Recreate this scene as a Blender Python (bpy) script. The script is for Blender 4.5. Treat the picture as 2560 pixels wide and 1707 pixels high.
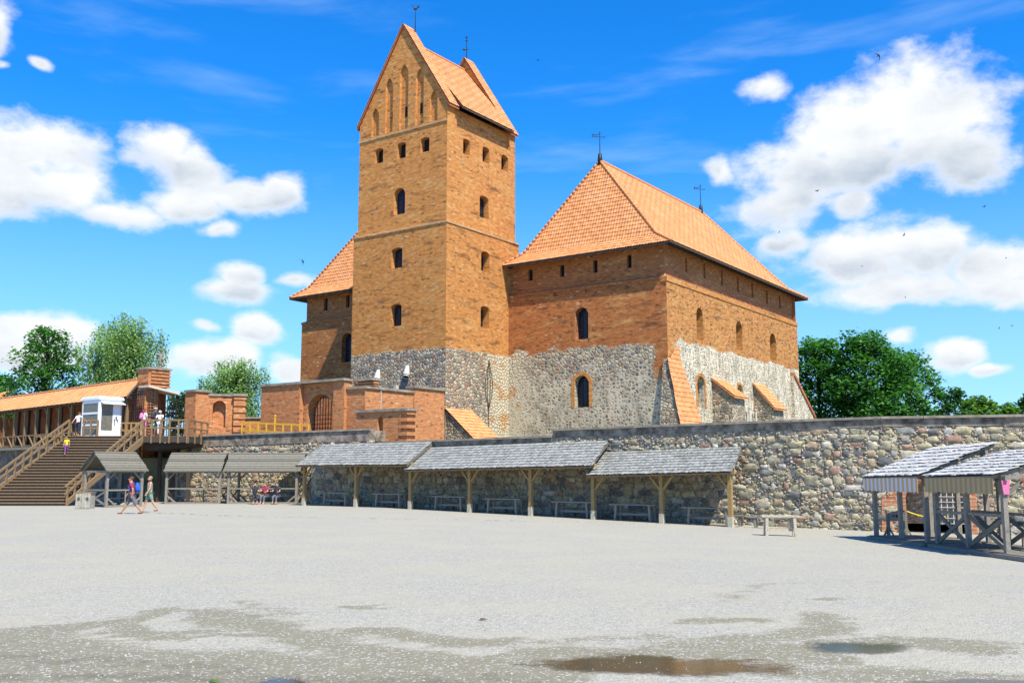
import bpy, math, random
import numpy as np
from mathutils import Vector, Matrix, noise
from mathutils.geometry import tessellate_polygon
random.seed(7); rnd = random.random
def U(a, b): return a + (b - a) * random.random()
SC = bpy.context.scene; COL = SC.collection
for o in list(bpy.data.objects): bpy.data.objects.remove(o)
# ------------------------------------------------------------------ camera
CAMH, F, TH = 1.75, 2452.5, 0.135
cam = bpy.data.objects.new('camera', bpy.data.cameras.new('camera')); COL.objects.link(cam)
cam.data.sensor_width = 36; cam.data.lens = 36 * F / 2560; cam.data.clip_end = 6000; cam.data.clip_start = .1
cam.location = (0, 0, CAMH); cam.rotation_euler = (math.pi / 2 + TH, 0, 0); SC.camera = cam
# ------------------------------------------------------------------ exposure
SC.view_settings.view_transform = 'Standard'; SC.view_settings.look = 'None'
SC.view_settings.exposure = 0.62; SC.view_settings.gamma = 1
# ------------------------------------------------------------------ sun
SUN_A, SUN_E = math.radians(60), math.radians(56)
sdir = Vector((math.cos(SUN_A) * math.cos(SUN_E), -math.sin(SUN_A) * math.cos(SUN_E), math.sin(SUN_E)))
sun = bpy.data.objects.new('sun', bpy.data.lights.new('sun', 'SUN')); COL.objects.link(sun)
sun.data.energy = 5.0; sun.data.angle = math.radians(.53); sun.data.color = (1, .93, .80)
sun.rotation_euler = sdir.to_track_quat('Z', 'Y').to_euler(); sun.location = (30, -30, 60)

def ray(px, py):
    u = (px - 1280) / F; v = (853.5 - py) / F
    return Vector((u, math.cos(TH) - v * math.sin(TH), math.sin(TH) + v * math.cos(TH)))
def gz(x, y):
    """height of the yard: it falls gently to the right"""
    t = min(1, max(0, (y - 12) / 14)); t = t * t * (3 - 2 * t); return -.024 * max(0, min(x, 16) + 7) * t if x > -7 else 0.
def G(px, py, z=0.):
    r = ray(px, py); h = 0.
    for _ in range(12): k = (z + h - CAMH) / r.z; h = .5 * h + .5 * gz(r.x * k, r.y * k)
    k = (z + h - CAMH) / r.z; return Vector((r.x * k, r.y * k, z + h))
def onG(p, z=0.): return Vector((p[0], p[1], gz(p[0], p[1]) + z))
def AT(px, py, d):
    r = ray(px, py); k = d / r.y; return Vector((r.x * k, d, CAMH + r.z * k))
# ------------------------------------------------------------------ node helper
def N(nt, typ, ins=None, **props):
    n = nt.nodes.new(typ)
    for k, v in props.items(): setattr(n, k, v)
    for k, v in (ins or {}).items():
        if isinstance(v, bpy.types.NodeSocket): nt.links.new(v, n.inputs[k])
        elif isinstance(v, bpy.types.Node): nt.links.new(v.outputs[0], n.inputs[k])
        else:
            s = n.inputs[k]
            if s.type == 'RGBA' and len(v) == 3: v = (*v, 1)
            s.default_value = v
    return n
def M_(nt, op, a, b=0., c=0., clamp=False):
    return N(nt, 'ShaderNodeMath', {0: a, 1: b, 2: c}, operation=op, use_clamp=clamp).outputs[0]
def MIX(nt, f, a, b, bt='MIX'):
    n = nt.nodes.new('ShaderNodeMix'); n.data_type = 'RGBA'; n.blend_type = bt
    for i, v in ((0, f), (6, a), (7, b)):
        if isinstance(v, bpy.types.NodeSocket): nt.links.new(v, n.inputs[i])
        else: n.inputs[i].default_value = v if i == 0 else (*v, 1)
    return n.outputs[2]
def RAMP(nt, fac, stops, interp='LINEAR'):
    n = N(nt, 'ShaderNodeValToRGB', {0: fac}); cr = n.color_ramp; cr.interpolation = interp
    while len(cr.elements) < len(stops): cr.elements.new(.5)
    for e, (p, c) in zip(cr.elements, stops): e.position = p; e.color = (*c, 1) if len(c) == 3 else c
    return n.outputs[0]
def MR(nt, v, a, b, c=0., d=1., smooth=True):
    n = N(nt, 'ShaderNodeMapRange', {0: v, 1: a, 2: b, 3: c, 4: d})
    n.interpolation_type = 'SMOOTHSTEP' if smooth else 'LINEAR'; return n.outputs[0]
def NOISE(nt, vec, scale, detail=4., rough=.55, dist=0.):
    return N(nt, 'ShaderNodeTexNoise', {'Vector': vec, 'Scale': scale, 'Detail': detail, 'Roughness': rough, 'Distortion': dist}).outputs[0]
def VM(nt, op, a, b=(0, 0, 0), c=(0, 0, 0)):
    n = N(nt, 'ShaderNodeVectorMath', {0: a, 1: b, 2: c}, operation=op)
    return n.outputs[1] if op in ('LENGTH', 'DOT_PRODUCT', 'DISTANCE') else n.outputs[0]
# ------------------------------------------------------------------ world: sky with clouds
W = bpy.data.worlds.new('World'); SC.world = W; W.use_nodes = True
wt = W.node_tree; wt.nodes.clear()
sky = N(wt, 'ShaderNodeTexSky'); sky.sky_type = 'NISHITA'; sky.sun_disc = False
sky.sun_elevation = SUN_E; sky.sun_rotation = math.pi / 2 + SUN_A; sky.air_density = 1.0; sky.dust_density = .2; sky.ozone_density = 2.2
gen = N(wt, 'ShaderNodeTexCoord').outputs['Generated']
sep = N(wt, 'ShaderNodeSeparateXYZ', {0: gen})
az = M_(wt, 'ARCTAN2', sep.outputs[0], sep.outputs[1]); el = M_(wt, 'ARCSINE', sep.outputs[2])
pv = N(wt, 'ShaderNodeCombineXYZ', {0: az, 1: el}).outputs[0]
wn = N(wt, 'ShaderNodeTexNoise', {'Vector': pv, 'Scale': 9., 'Detail': 3., 'Roughness': .5})
warp = VM(wt, 'MULTIPLY_ADD', VM(wt, 'SUBTRACT', wn.outputs[1], (.5, .5, .5)), (.075, .045, 0), pv)
D2N = 2560 / 2352
BL = [(60, 335, 160, 85), (10, 420, 165, 95), (150, 440, 115, 60), (260, 490, 120, 40), (-15, 50, 85, 80), (128, 136, 26, 20), (35, 140, 60, 20, .5),
      (372, 345, 88, 54), (440, 385, 95, 55), (555, 440, 120, 45), (640, 435, 58, 52), (440, 460, 100, 36), (520, 515, 70, 30, .3),
      (580, 640, 62, 42), (570, 682, 105, 32), (700, 655, 50, 32, .3), (100, 755, 160, 45), (60, 810, 170, 55), (470, 825, 120, 42), (590, 770, 66, 38),
      (660, 850, 60, 36), (470, 752, 45, 24, .5), (2110, 245, 230, 110), (1950, 300, 180, 125), (2160, 345, 180, 85), (1850, 410, 170, 90), (1790, 470, 130, 62),
      (1990, 380, 160, 70), (1730, 200, 85, 55, .35), (1655, 395, 45, 45, .3), (1960, 482, 80, 40, .1), (2110, 575, 170, 80), (2290, 600, 150, 80), (1960, 610, 170, 62),
      (2070, 675, 230, 50), (2320, 655, 150, 60), (1800, 570, 80, 60, .4), (2200, 822, 66, 42), (2290, 862, 66, 22, .3), (2085, 780, 60, 34, .4), (2420, 740, 60, 30, .3)]
def pix2ae(x, y):
    r = ray(x * D2N, y * D2N).normalized(); return math.atan2(r.x, r.y), math.asin(r.z)
cur = None; wsum = None; vsum = None; wsep = N(wt, 'ShaderNodeSeparateXYZ', {0: warp}).outputs[1]
for b in BL:
    a0, e0 = pix2ae(b[0], b[1]); a1, _ = pix2ae(b[0] + b[2], b[1]); _, e1 = pix2ae(b[0], b[1] - b[3])
    sx, sy = 1 / (a1 - a0), 1 / (e1 - e0)
    d = VM(wt, 'LENGTH', VM(wt, 'MULTIPLY_ADD', warp, (sx, sy, 0), (-a0 * sx, -e0 * sy, 0)))
    if b[2] > 60:
        w_ = M_(wt, 'SUBTRACT', 1.25, d, clamp=True); vv = M_(wt, 'MULTIPLY', w_, M_(wt, 'MULTIPLY_ADD', wsep, sy, -e0 * sy))
        wsum = w_ if wsum is None else M_(wt, 'ADD', wsum, w_); vsum = vv if vsum is None else M_(wt, 'ADD', vsum, vv)
    if len(b) > 4: d = M_(wt, 'ADD', d, b[4])
    cur = d if cur is None else N(wt, 'ShaderNodeMath', {0: cur, 1: d, 2: .14}, operation='SMOOTH_MIN').outputs[0]
base = M_(wt, 'SUBTRACT', 1.22, cur)
n1 = NOISE(wt, VM(wt, 'MULTIPLY', pv, (1, 1.5, 1)), 16., 9., .6)
n2 = NOISE(wt, VM(wt, 'MULTIPLY', VM(wt, 'ADD', pv, (3.1, .018, 0)), (1, 1.7, 1)), 9., 6., .55)
dens = M_(wt, 'ADD', base, M_(wt, 'MULTIPLY', M_(wt, 'SUBTRACT', n1, .5), 1.9))
cl = MR(wt, dens, 0., .72)
# broken cloud added out of frame to lift and whiten the ambient light
far = MR(wt, M_(wt, 'ABSOLUTE', az), .62, .9); high = MR(wt, el, .62, .8)
out = M_(wt, 'MAXIMUM', far, high)
ng = NOISE(wt, VM(wt, 'MULTIPLY', gen, (1, 1, 2.2)), 3.2, 8., .6)
clg = M_(wt, 'MULTIPLY', M_(wt, 'MULTIPLY', MR(wt, ng, .62, .72), out), .5)
# thin cirrus streaks
rot = N(wt, 'ShaderNodeMapping', {'Vector': pv, 'Rotation': (0, 0, math.radians(-32)), 'Scale': (2.2, 11, 1)}).outputs[0]
nc = NOISE(wt, rot, 1.6, 5., .55, .3)
cir = M_(wt, 'MULTIPLY', MR(wt, nc, .5, .8), .34)
low = MR(wt, el, .0, .36, .62, 0.)
veil = M_(wt, 'MAXIMUM', cir, low)
hs = N(wt, 'ShaderNodeHueSaturation', {'Hue': .488, 'Saturation': 1.42, 'Value': 1.25, 'Color': sky}).outputs[0]
tint = MIX(wt, 1., hs, (.50, 1.10, 1.72), 'MULTIPLY')
hrel = M_(wt, 'DIVIDE', vsum, M_(wt, 'MAXIMUM', wsum, .05)); shade = M_(wt, 'MULTIPLY', MR(wt, M_(wt, 'ADD', M_(wt, 'MULTIPLY', hrel, -.55), M_(wt, 'MULTIPLY', M_(wt, 'SUBTRACT', n2, .5), 2.2)), -.35, .75), MR(wt, dens, .25, .9))
ccol = MIX(wt, shade, (8.4, 8.6, 8.8), (4.3, 5.1, 6.1))
s1 = MIX(wt, veil, tint, (4.5, 6.5, 9.3))
s2 = MIX(wt, M_(wt, 'MAXIMUM', cl, clg), s1, ccol)
bg = N(wt, 'ShaderNodeBackground', {0: s2, 1: .078})
wo = N(wt, 'ShaderNodeOutputWorld', {0: bg})
W.cycles.sampling_method = 'MANUAL'; W.cycles.sample_map_resolution = 512
# ------------------------------------------------------------------ materials
def newmat(name):
    m = bpy.data.materials.new(name); m.use_nodes = True; nt = m.node_tree; nt.nodes.clear()
    out = N(nt, 'ShaderNodeOutputMaterial'); p = N(nt, 'ShaderNodeBsdfPrincipled'); nt.links.new(p.outputs[0], out.inputs[0])
    p.inputs['Roughness'].default_value = .9; p.inputs['Specular IOR Level'].default_value = .25
    return m, nt, p
def setc(nt, p, c, bump=None, bd=.02, bs=1., rough=None):
    if isinstance(c, bpy.types.NodeSocket): nt.links.new(c, p.inputs['Base Color'])
    else: p.inputs['Base Color'].default_value = (*c, 1)
    if bump is not None:
        b = N(nt, 'ShaderNodeBump', {'Height': bump, 'Distance': bd, 'Strength': bs}); nt.links.new(b.outputs[0], p.inputs['Normal'])
    if rough is not None: p.inputs['Roughness'].default_value = rough
def UVn(nt): return N(nt, 'ShaderNodeUVMap').outputs[0]
def POS(nt): return N(nt, 'ShaderNodeNewGeometry').outputs['Position']
def RPI(nt): return N(nt, 'ShaderNodeNewGeometry').outputs['Random Per Island']
MAT = {}
def plain(name, c, rough=.8, var=.15, scale=6., metal=0.):
    m, nt, p = newmat(name); ps = POS(nt)
    n = NOISE(nt, ps, scale, 5., .6)
    k = MR(nt, n, .3, .7, 1 - var, 1 + var)
    setc(nt, p, MIX(nt, 1., c, N(nt, 'ShaderNodeCombineColor', {0: k, 1: k, 2: k}).outputs[0], 'MULTIPLY'), rough=rough)
    p.inputs['Metallic'].default_value = metal; MAT[name] = m; return m
def brickcol(nt, uv, c1, c2, mortar, bw=.29, rh=.095, ms=.007, stain=.5):
    b = N(nt, 'ShaderNodeTexBrick', {'Vector': uv, 'Color1': c1, 'Color2': c2, 'Mortar': mortar, 'Scale': 1., 'Mortar Size': ms, 'Mortar Smooth': .2,
                                     'Bias': .0, 'Brick Width': bw, 'Row Height': rh})
    col = b.outputs[0]
    bid = VM(nt, 'FLOOR', VM(nt, 'MULTIPLY', uv, (1 / .27, 1 / .11, 1)))
    wn = N(nt, 'ShaderNodeTexWhiteNoise', {'Vector': bid}).outputs[0]
    col = MIX(nt, M_(nt, 'MULTIPLY', MR(nt, wn, .978, .985), .6), col, (.60, .45, .27))
    col = MIX(nt, M_(nt, 'MULTIPLY', MR(nt, wn, .03, .018), .7), col, (.13, .06, .03))
    st = NOISE(nt, VM(nt, 'MULTIPLY', uv, (.35, 1.6, 1)), 1., 7., .62)
    col = MIX(nt, M_(nt, 'MULTIPLY', MR(nt, st, .46, .30), stain), col, (.17, .075, .03))
    st2 = NOISE(nt, VM(nt, 'MULTIPLY', uv, (.35, 1.1, 1)), 1., 7., .65)
    col = MIX(nt, M_(nt, 'MULTIPLY', MR(nt, st2, .50, .70), min(.55, stain * .6)), col, (.68, .40, .14))
    st3 = NOISE(nt, VM(nt, 'MULTIPLY', uv, (2.2, 5., 1)), 1., 4., .6)
    k = MR(nt, st3, .3, .7, .80, 1.2)
    col = MIX(nt, 1., col, N(nt, 'ShaderNodeCombineColor', {0: k, 1: k, 2: k}).outputs[0], 'MULTIPLY')
    h = M_(nt, 'ADD', M_(nt, 'MULTIPLY', b.outputs[1], -1.), M_(nt, 'MULTIPLY', NOISE(nt, uv, 9., 5., .65), 1.2))
    return col, h
def stonecol(nt, uv, sc, mort, mw, mcol=(.46, .41, .31), emb=None):
    d = N(nt, 'ShaderNodeTexNoise', {'Vector': uv, 'Scale': 2.5, 'Detail': 2.}).outputs[1]
    w = VM(nt, 'MULTIPLY_ADD', d, (.18, .18, 0), VM(nt, 'MULTIPLY', uv, (1, 1.18, 1)))
    v = N(nt, 'ShaderNodeTexVoronoi', {'Vector': w, 'Scale': sc, 'Randomness': .95}, voronoi_dimensions='2D')
    e = N(nt, 'ShaderNodeTexVoronoi', {'Vector': w, 'Scale': sc, 'Randomness': .95}, voronoi_dimensions='2D', feature='DISTANCE_TO_EDGE')
    sr = N(nt, 'ShaderNodeSeparateColor', {0: v.outputs['Color']})
    c = RAMP(nt, sr.outputs[0], [(0, (.17, .155, .13)), (.14, (.30, .24, .17)), (.34, (.42, .33, .21)), (.52, (.34, .20, .13)), (.62, (.46, .40, .29)), (.8, (.27, .245, .20)), (.92, (.50, .42, .28))], 'CONSTANT')
    nn = NOISE(nt, uv, 7., 6., .65); k = MR(nt, nn, .3, .7, .7, 1.3)
    c = MIX(nt, 1., c, N(nt, 'ShaderNodeCombineColor', {0: k, 1: k, 2: k}).outputs[0], 'MULTIPLY')
    mwv = M_(nt, 'ADD', mw, M_(nt, 'MULTIPLY', M_(nt, 'SUBTRACT', NOISE(nt, uv, 1.3, 4., .6), .5), mw * 2.2))
    mask = MR(nt, M_(nt, 'SUBTRACT', e.outputs[0], mwv), 0., .05)
    if emb is not None:      # stones sunk in mortar: only their faces show
        rr = M_(nt, 'ADD', M_(nt, 'ADD', M_(nt, 'MULTIPLY', sr.outputs[1], .32), .15), M_(nt, 'MULTIPLY', M_(nt, 'SUBTRACT', 1., emb), .6))
        dd = M_(nt, 'ADD', v.outputs[0], M_(nt, 'MULTIPLY', M_(nt, 'SUBTRACT', NOISE(nt, uv, 6., 4., .7), .5), .35))
        mask = M_(nt, 'MULTIPLY', mask, MR(nt, M_(nt, 'SUBTRACT', rr, dd), -.02, .05))
    mk_n = NOISE(nt, VM(nt, 'MULTIPLY', uv, (1, .6, 1)), .9, 8., .7); mcol = MIX(nt, MR(nt, mk_n, .62, .36), mcol, tuple(q * .58 for q in mcol))
    col = MIX(nt, mask, mcol, c)
    h = M_(nt, 'ADD', M_(nt, 'MULTIPLY', M_(nt, 'MULTIPLY', mask, MR(nt, M_(nt, 'SUBTRACT', e.outputs[0], mwv), 0., .22, .4, 1.)), 1.), M_(nt, 'MULTIPLY', nn, .35))
    return col, h
def brickmat(name, c1, c2, mortar, **kw):
    m, nt, p = newmat(name); c, h = brickcol(nt, UVn(nt), c1, c2, mortar, **kw); setc(nt, p, c, h, .035, .8); MAT[name] = m
def castlemat(name, zb, c1, c2, amp=.9, sc=2.7, mw=.05, mcol=(.46, .41, .31), white=0., plast=0., corner=None, edge=None, embed=None, pits=0., **kw):
    """brick above a ragged line, field stone below"""
    m, nt, p = newmat(name); uv = UVn(nt); ps = POS(nt)
    bc, bh = brickcol(nt, uv, c1, c2, (.42, .27, .15), **kw); z = N(nt, 'ShaderNodeSeparateXYZ', {0: ps}).outputs[2]
    em = None if embed is None else MR(nt, M_(nt, 'ADD', z, M_(nt, 'MULTIPLY', M_(nt, 'SUBTRACT', NOISE(nt, uv, .45, 5., .65), .5), 6.)), embed[0], embed[1], embed[2], embed[3])
    scol, sh = stonecol(nt, uv, sc, None, mw, mcol, em)
    if pits:
        pt = NOISE(nt, VM(nt, 'MULTIPLY', uv, (1.1, 2.6, 1)), 1.5, 9., .75)
        bc = MIX(nt, M_(nt, 'MULTIPLY', MR(nt, pt, .54, .62), pits), bc, (.15, .065, .03)); bc = MIX(nt, M_(nt, 'MULTIPLY', MR(nt, pt, .40, .30), pits * .7), bc, (.66, .42, .20))
        bh = M_(nt, 'SUBTRACT', bh, M_(nt, 'MULTIPLY', MR(nt, pt, .57, .66), 1.6))
    nz = NOISE(nt, VM(nt, 'MULTIPLY', uv, (.45, .9, 1)), 1., 6., .6)
    zz = M_(nt, 'ADD', z, M_(nt, 'MULTIPLY', M_(nt, 'SUBTRACT', nz, .5), amp * 2))
    mk = MR(nt, zz, zb - .06, zb + .06)
    if corner:          # brick quoins running down one corner: (point, direction, width)
        q, d, wd = corner
        s = VM(nt, 'DOT_PRODUCT', VM(nt, 'SUBTRACT', ps, tuple(q)), tuple(d))
        s = M_(nt, 'ADD', s, M_(nt, 'MULTIPLY', M_(nt, 'SUBTRACT', NOISE(nt, uv, 1.1, 5., .65), .5), 2.0))
        mk = M_(nt, 'MAXIMUM', mk, M_(nt, 'MULTIPLY', MR(nt, s, wd + .1, wd - .1), MR(nt, z, 8.2, 9.2)))
    if plast:           # old plaster left on the stone
        pn = NOISE(nt, VM(nt, 'MULTIPLY', uv, (.3, .5, 1)), 1., 7., .62)
        scol = MIX(nt, M_(nt, 'MULTIPLY', MR(nt, pn, plast, plast + .08), .85), scol, mcol)
        lowp = MR(nt, M_(nt, 'ADD', z, M_(nt, 'MULTIPLY', pn, 4.)), 8.2, 5.8)
        scol = MIX(nt, M_(nt, 'MULTIPLY', lowp, .55), scol, (.36, .31, .21))
    if white:
        wnz = NOISE(nt, VM(nt, 'MULTIPLY', uv, (3.2, .5, 1)), 1., 6., .7)
        scol = MIX(nt, M_(nt, 'MULTIPLY', MR(nt, wnz, .47, .60), white), scol, (.76, .68, .50))
    if edge:
        q, d, wd = edge
        s = VM(nt, 'DOT_PRODUCT', VM(nt, 'SUBTRACT', ps, tuple(q)), tuple(d))
        s = M_(nt, 'ADD', s, M_(nt, 'MULTIPLY', NOISE(nt, uv, .55, 6., .7), 4.2))
        pm = MR(nt, s, wd - .7, wd + .4)
        pc = MIX(nt, MR(nt, NOISE(nt, uv, 5., 4., .6), .56, .62), (.58, .51, .36), (.36, .28, .2)); pc = MIX(nt, M_(nt, 'MULTIPLY', MR(nt, NOISE(nt, uv, .6, 7., .7), .53, .57), .85), pc, (.50, .26, .09))
        scol = MIX(nt, M_(nt, 'MULTIPLY', pm, .9), scol, pc)
    col = MIX(nt, mk, scol, bc); h = M_(nt, 'ADD', M_(nt, 'MULTIPLY', bh, mk), M_(nt, 'MULTIPLY', M_(nt, 'MULTIPLY', sh, 3.), M_(nt, 'SUBTRACT', 1., mk)))
    setc(nt, p, col, h, .035, .9); MAT[name] = m
def tilemat(name, base=(.65, .275, .105)):
    m, nt, p = newmat(name); uv = UVn(nt)
    bid = VM(nt, 'FLOOR', VM(nt, 'MULTIPLY', uv, (1 / .24, 1 / .36, 1)))
    wn = N(nt, 'ShaderNodeTexWhiteNoise', {'Vector': bid}).outputs[0]
    k = MR(nt, wn, 0, 1, .83, 1.12)
    c = MIX(nt, 1., base, N(nt, 'ShaderNodeCombineColor', {0: k, 1: k, 2: k}).outputs[0], 'MULTIPLY')
    big = NOISE(nt, uv, .35, 5., .6)
    c = MIX(nt, M_(nt, 'MULTIPLY', MR(nt, big, .45, .7), .35), c, (.68, .38, .20))
    c = MIX(nt, M_(nt, 'MULTIPLY', MR(nt, NOISE(nt, VM(nt, 'MULTIPLY', uv, (1, .35, 1)), 1.8, 6., .7), .50, .70), .5), c, (.40, .18, .09))
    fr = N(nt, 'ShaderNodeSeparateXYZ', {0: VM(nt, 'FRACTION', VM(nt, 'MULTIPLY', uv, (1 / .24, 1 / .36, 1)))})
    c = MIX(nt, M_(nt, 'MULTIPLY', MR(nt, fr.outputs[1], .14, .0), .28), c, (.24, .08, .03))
    setc(nt, p, c, NOISE(nt, uv, 12., 4.), .01, .4, rough=.75); MAT[name] = m
def woodmat(name, c1, c2, dark=(.05, .035, .025), uvm=True):
    m, nt, p = newmat(name); r = RPI(nt); ps = POS(nt)
    g = NOISE(nt, VM(nt, 'MULTIPLY', ps, (3, 3, 3)), 3., 6., .7, .6)
    c = MIX(nt, r, c1, c2)
    c = MIX(nt, M_(nt, 'MULTIPLY', MR(nt, g, .5, .72), .6), c, dark)
    f = NOISE(nt, VM(nt, 'MULTIPLY', ps, (1, 1, 1)), 24., 4., .7)
    k = MR(nt, f, .3, .7, .78, 1.22)
    c = MIX(nt, 1., c, N(nt, 'ShaderNodeCombineColor', {0: k, 1: k, 2: k}).outputs[0], 'MULTIPLY')
    setc(nt, p, c, f, .01, .5, rough=.85); MAT[name] = m
brickmat('new_brick', (.50, .185, .075), (.40, .13, .05), (.50, .36, .24), stain=.25, ms=.014)
brickmat('rail_brick', (.50, .19, .08), (.42, .14, .055), (.52, .40, .28), stain=.15, bw=.42, rh=.15, ms=.02)
tilemat('roof_tile'); tilemat('dark_tile', (.40, .12, .045))
woodmat('brown_wood', (.19, .125, .065), (.26, .175, .09))
woodmat('gold_wood', (.30, .185, .07), (.38, .25, .10))
woodmat('yellow_wood', (.62, .36, .03), (.55, .30, .03), (.30, .16, .03))
woodmat('grey_wood', (.12, .11, .085), (.215, .20, .155), (.05, .045, .035))
woodmat('weathered_wood', (.19, .165, .13), (.29, .26, .21), (.07, .06, .05))
woodmat('pale_wood', (.42, .37, .27), (.50, .45, .33), (.2, .17, .12))
woodmat('shingle', (.19, .195, .175), (.345, .345, .31), (.10, .10, .09))
woodmat('light_shingle', (.38, .37, .34), (.58, .57, .52), (.2, .19, .17))
woodmat('dark_wood', (.055, .042, .032), (.085, .065, .05), (.02, .018, .015))
plain('iron', (.03, .028, .026), .6); plain('vane_metal', (.02, .03, .035), .5)
plain('glass', (.018, .022, .035), .12, .3); plain('blue_glass', (.02, .03, .065), .15, .3)
plain('capstone', (.27, .235, .18), .85, .3, 2.2); plain('band_plaster', (.22, .18, .135), .9, .6, 2.4)
plain('booth_white', (.78, .80, .80), .45, .04); plain('booth_glass', (.16, .15, .12), .12, .2); plain('booth_dark', (.05, .05, .06), .5)
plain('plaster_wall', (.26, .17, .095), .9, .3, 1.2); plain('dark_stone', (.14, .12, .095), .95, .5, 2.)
plain('orange_plaster', (.26, .09, .035), .9, .3, 1.1)
plain('white_metal', (.50, .48, .43), .6, .12); plain('concrete', (.36, .33, .26), .9, .25, 5.); plain('void_dark', (.012, .012, .012), .95)
plain('rope_yellow', (.75, .55, .03), .6); plain('pink_cloth', (.62, .16, .30), .85); plain('sheet', (.60, .55, .45), .8, .1)
plain('skin', (.55, .30, .19), .6, .06); plain('tan_skin', (.46, .23, .13), .6, .06)
plain('terrace_soil', (.20, .20, .12), .95, .4, .8)
for nm, c in dict(maroon=(.33, .045, .075), bluebag=(.02, .12, .55), greyshort=(.13, .14, .17), greendress=(.20, .30, .21), yellowshirt=(.85, .68, .02), purple=(.22, .08, .25),
                  whitecloth=(.75, .75, .75), darkcloth=(.04, .045, .06), redhair=(.28, .02, .03), pinkbag=(.75, .22, .42), brownhair=(.10, .055, .03), fairhair=(.32, .22, .12),
                  greycap=(.38, .38, .40), sandal=(.12, .05, .03), teal=(.15, .5, .45), birdblack=(.012, .012, .014), black=(.015, .015, .015), orangecloth=(.6, .12, .04)).items():
    plain(nm, c, .85, .12, 8.)
# stones of the curtain wall: one colour per stone
m, nt, p = newmat('fieldstone'); r = RPI(nt); ps = POS(nt)
c = RAMP(nt, r, [(0, (.16, .155, .14)), (.09, (.34, .30, .20)), (.22, (.42, .36, .23)), (.38, (.46, .41, .29)), (.5, (.36, .23, .16)), (.6, (.40, .30, .19)), (.72, (.27, .26, .22)), (.82, (.46, .39, .23)), (.93, (.50, .46, .37))], 'CONSTANT')
n = NOISE(nt, ps, 5., 7., .7); k = MR(nt, n, .3, .7, .62, 1.3)
c = MIX(nt, 1., c, N(nt, 'ShaderNodeCombineColor', {0: k, 1: k, 2: k}).outputs[0], 'MULTIPLY')
c = MIX(nt, M_(nt, 'MULTIPLY', MR(nt, NOISE(nt, ps, 1.1, 5., .6), .55, .7), .3), c, (.36, .30, .15))
setc(nt, p, c, NOISE(nt, ps, 14., 6., .7), .03, .7); MAT['fieldstone'] = m
m, nt, p = newmat('rubble_mortar'); uv = UVn(nt); c, h = stonecol(nt, uv, 8., None, .06, (.43, .37, .27)); setc(nt, p, c, h, .04, .8); MAT['rubble_mortar'] = m
m, nt, p = newmat('rough_stone'); uv = UVn(nt); c, h = stonecol(nt, uv, 3.2, None, .06, (.40, .35, .25)); setc(nt, p, c, h, .08, 1.); MAT['rough_stone'] = m
# striped awning cloth
m, nt, p = newmat('striped_cloth'); uv = UVn(nt); fx = N(nt, 'ShaderNodeSeparateXYZ', {0: uv}).outputs[0]
f = M_(nt, 'FRACT', M_(nt, 'MULTIPLY', fx, 1 / .30)); c = MIX(nt, MR(nt, f, .49, .51), (.66, .38, .17), (.62, .66, .68)); setc(nt, p, c); MAT['striped_cloth'] = m
m, nt, p = newmat('faded_cloth'); uv = UVn(nt); fx = N(nt, 'ShaderNodeSeparateXYZ', {0: uv}).outputs[0]
f = M_(nt, 'FRACT', M_(nt, 'MULTIPLY', fx, 1 / .26)); c = MIX(nt, MR(nt, f, .49, .51), (.40, .26, .12), (.46, .36, .20)); setc(nt, p, c); MAT['faded_cloth'] = m
# leaves
def leafmat(name, a, b, tr=.35):
    m = bpy.data.materials.new(name); m.use_nodes = True; nt = m.node_tree; nt.nodes.clear(); r = RPI(nt)
    cn = NOISE(nt, POS(nt), .55, 3., .6)
    c = MIX(nt, M_(nt, 'ADD', M_(nt, 'MULTIPLY', r, .6), M_(nt, 'MULTIPLY', MR(nt, cn, .35, .65), .4)), a, b)
    d = N(nt, 'ShaderNodeBsdfPrincipled', {'Base Color': c, 'Roughness': .6, 'Specular IOR Level': .3}); t = N(nt, 'ShaderNodeBsdfTranslucent', {0: MIX(nt, 1., c, (1.3, 1.5, .6), 'MULTIPLY')})
    x = N(nt, 'ShaderNodeMixShader', {0: tr, 1: d, 2: t}); N(nt, 'ShaderNodeOutputMaterial', {0: x}); MAT[name] = m
leafmat('maple_leaf', (.03, .12, .022), (.09, .26, .045)); leafmat('birch_leaf', (.20, .32, .12), (.34, .48, .21)); leafmat('linden_leaf', (.07, .17, .02), (.14, .28, .045))
leafmat('dark_leaf', (.02, .08, .018), (.06, .17, .035))
plain('bark', (.07, .055, .04), .95, .4, 3.); plain('birch_bark', (.32, .30, .27), .9, .5, 4.)
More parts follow.
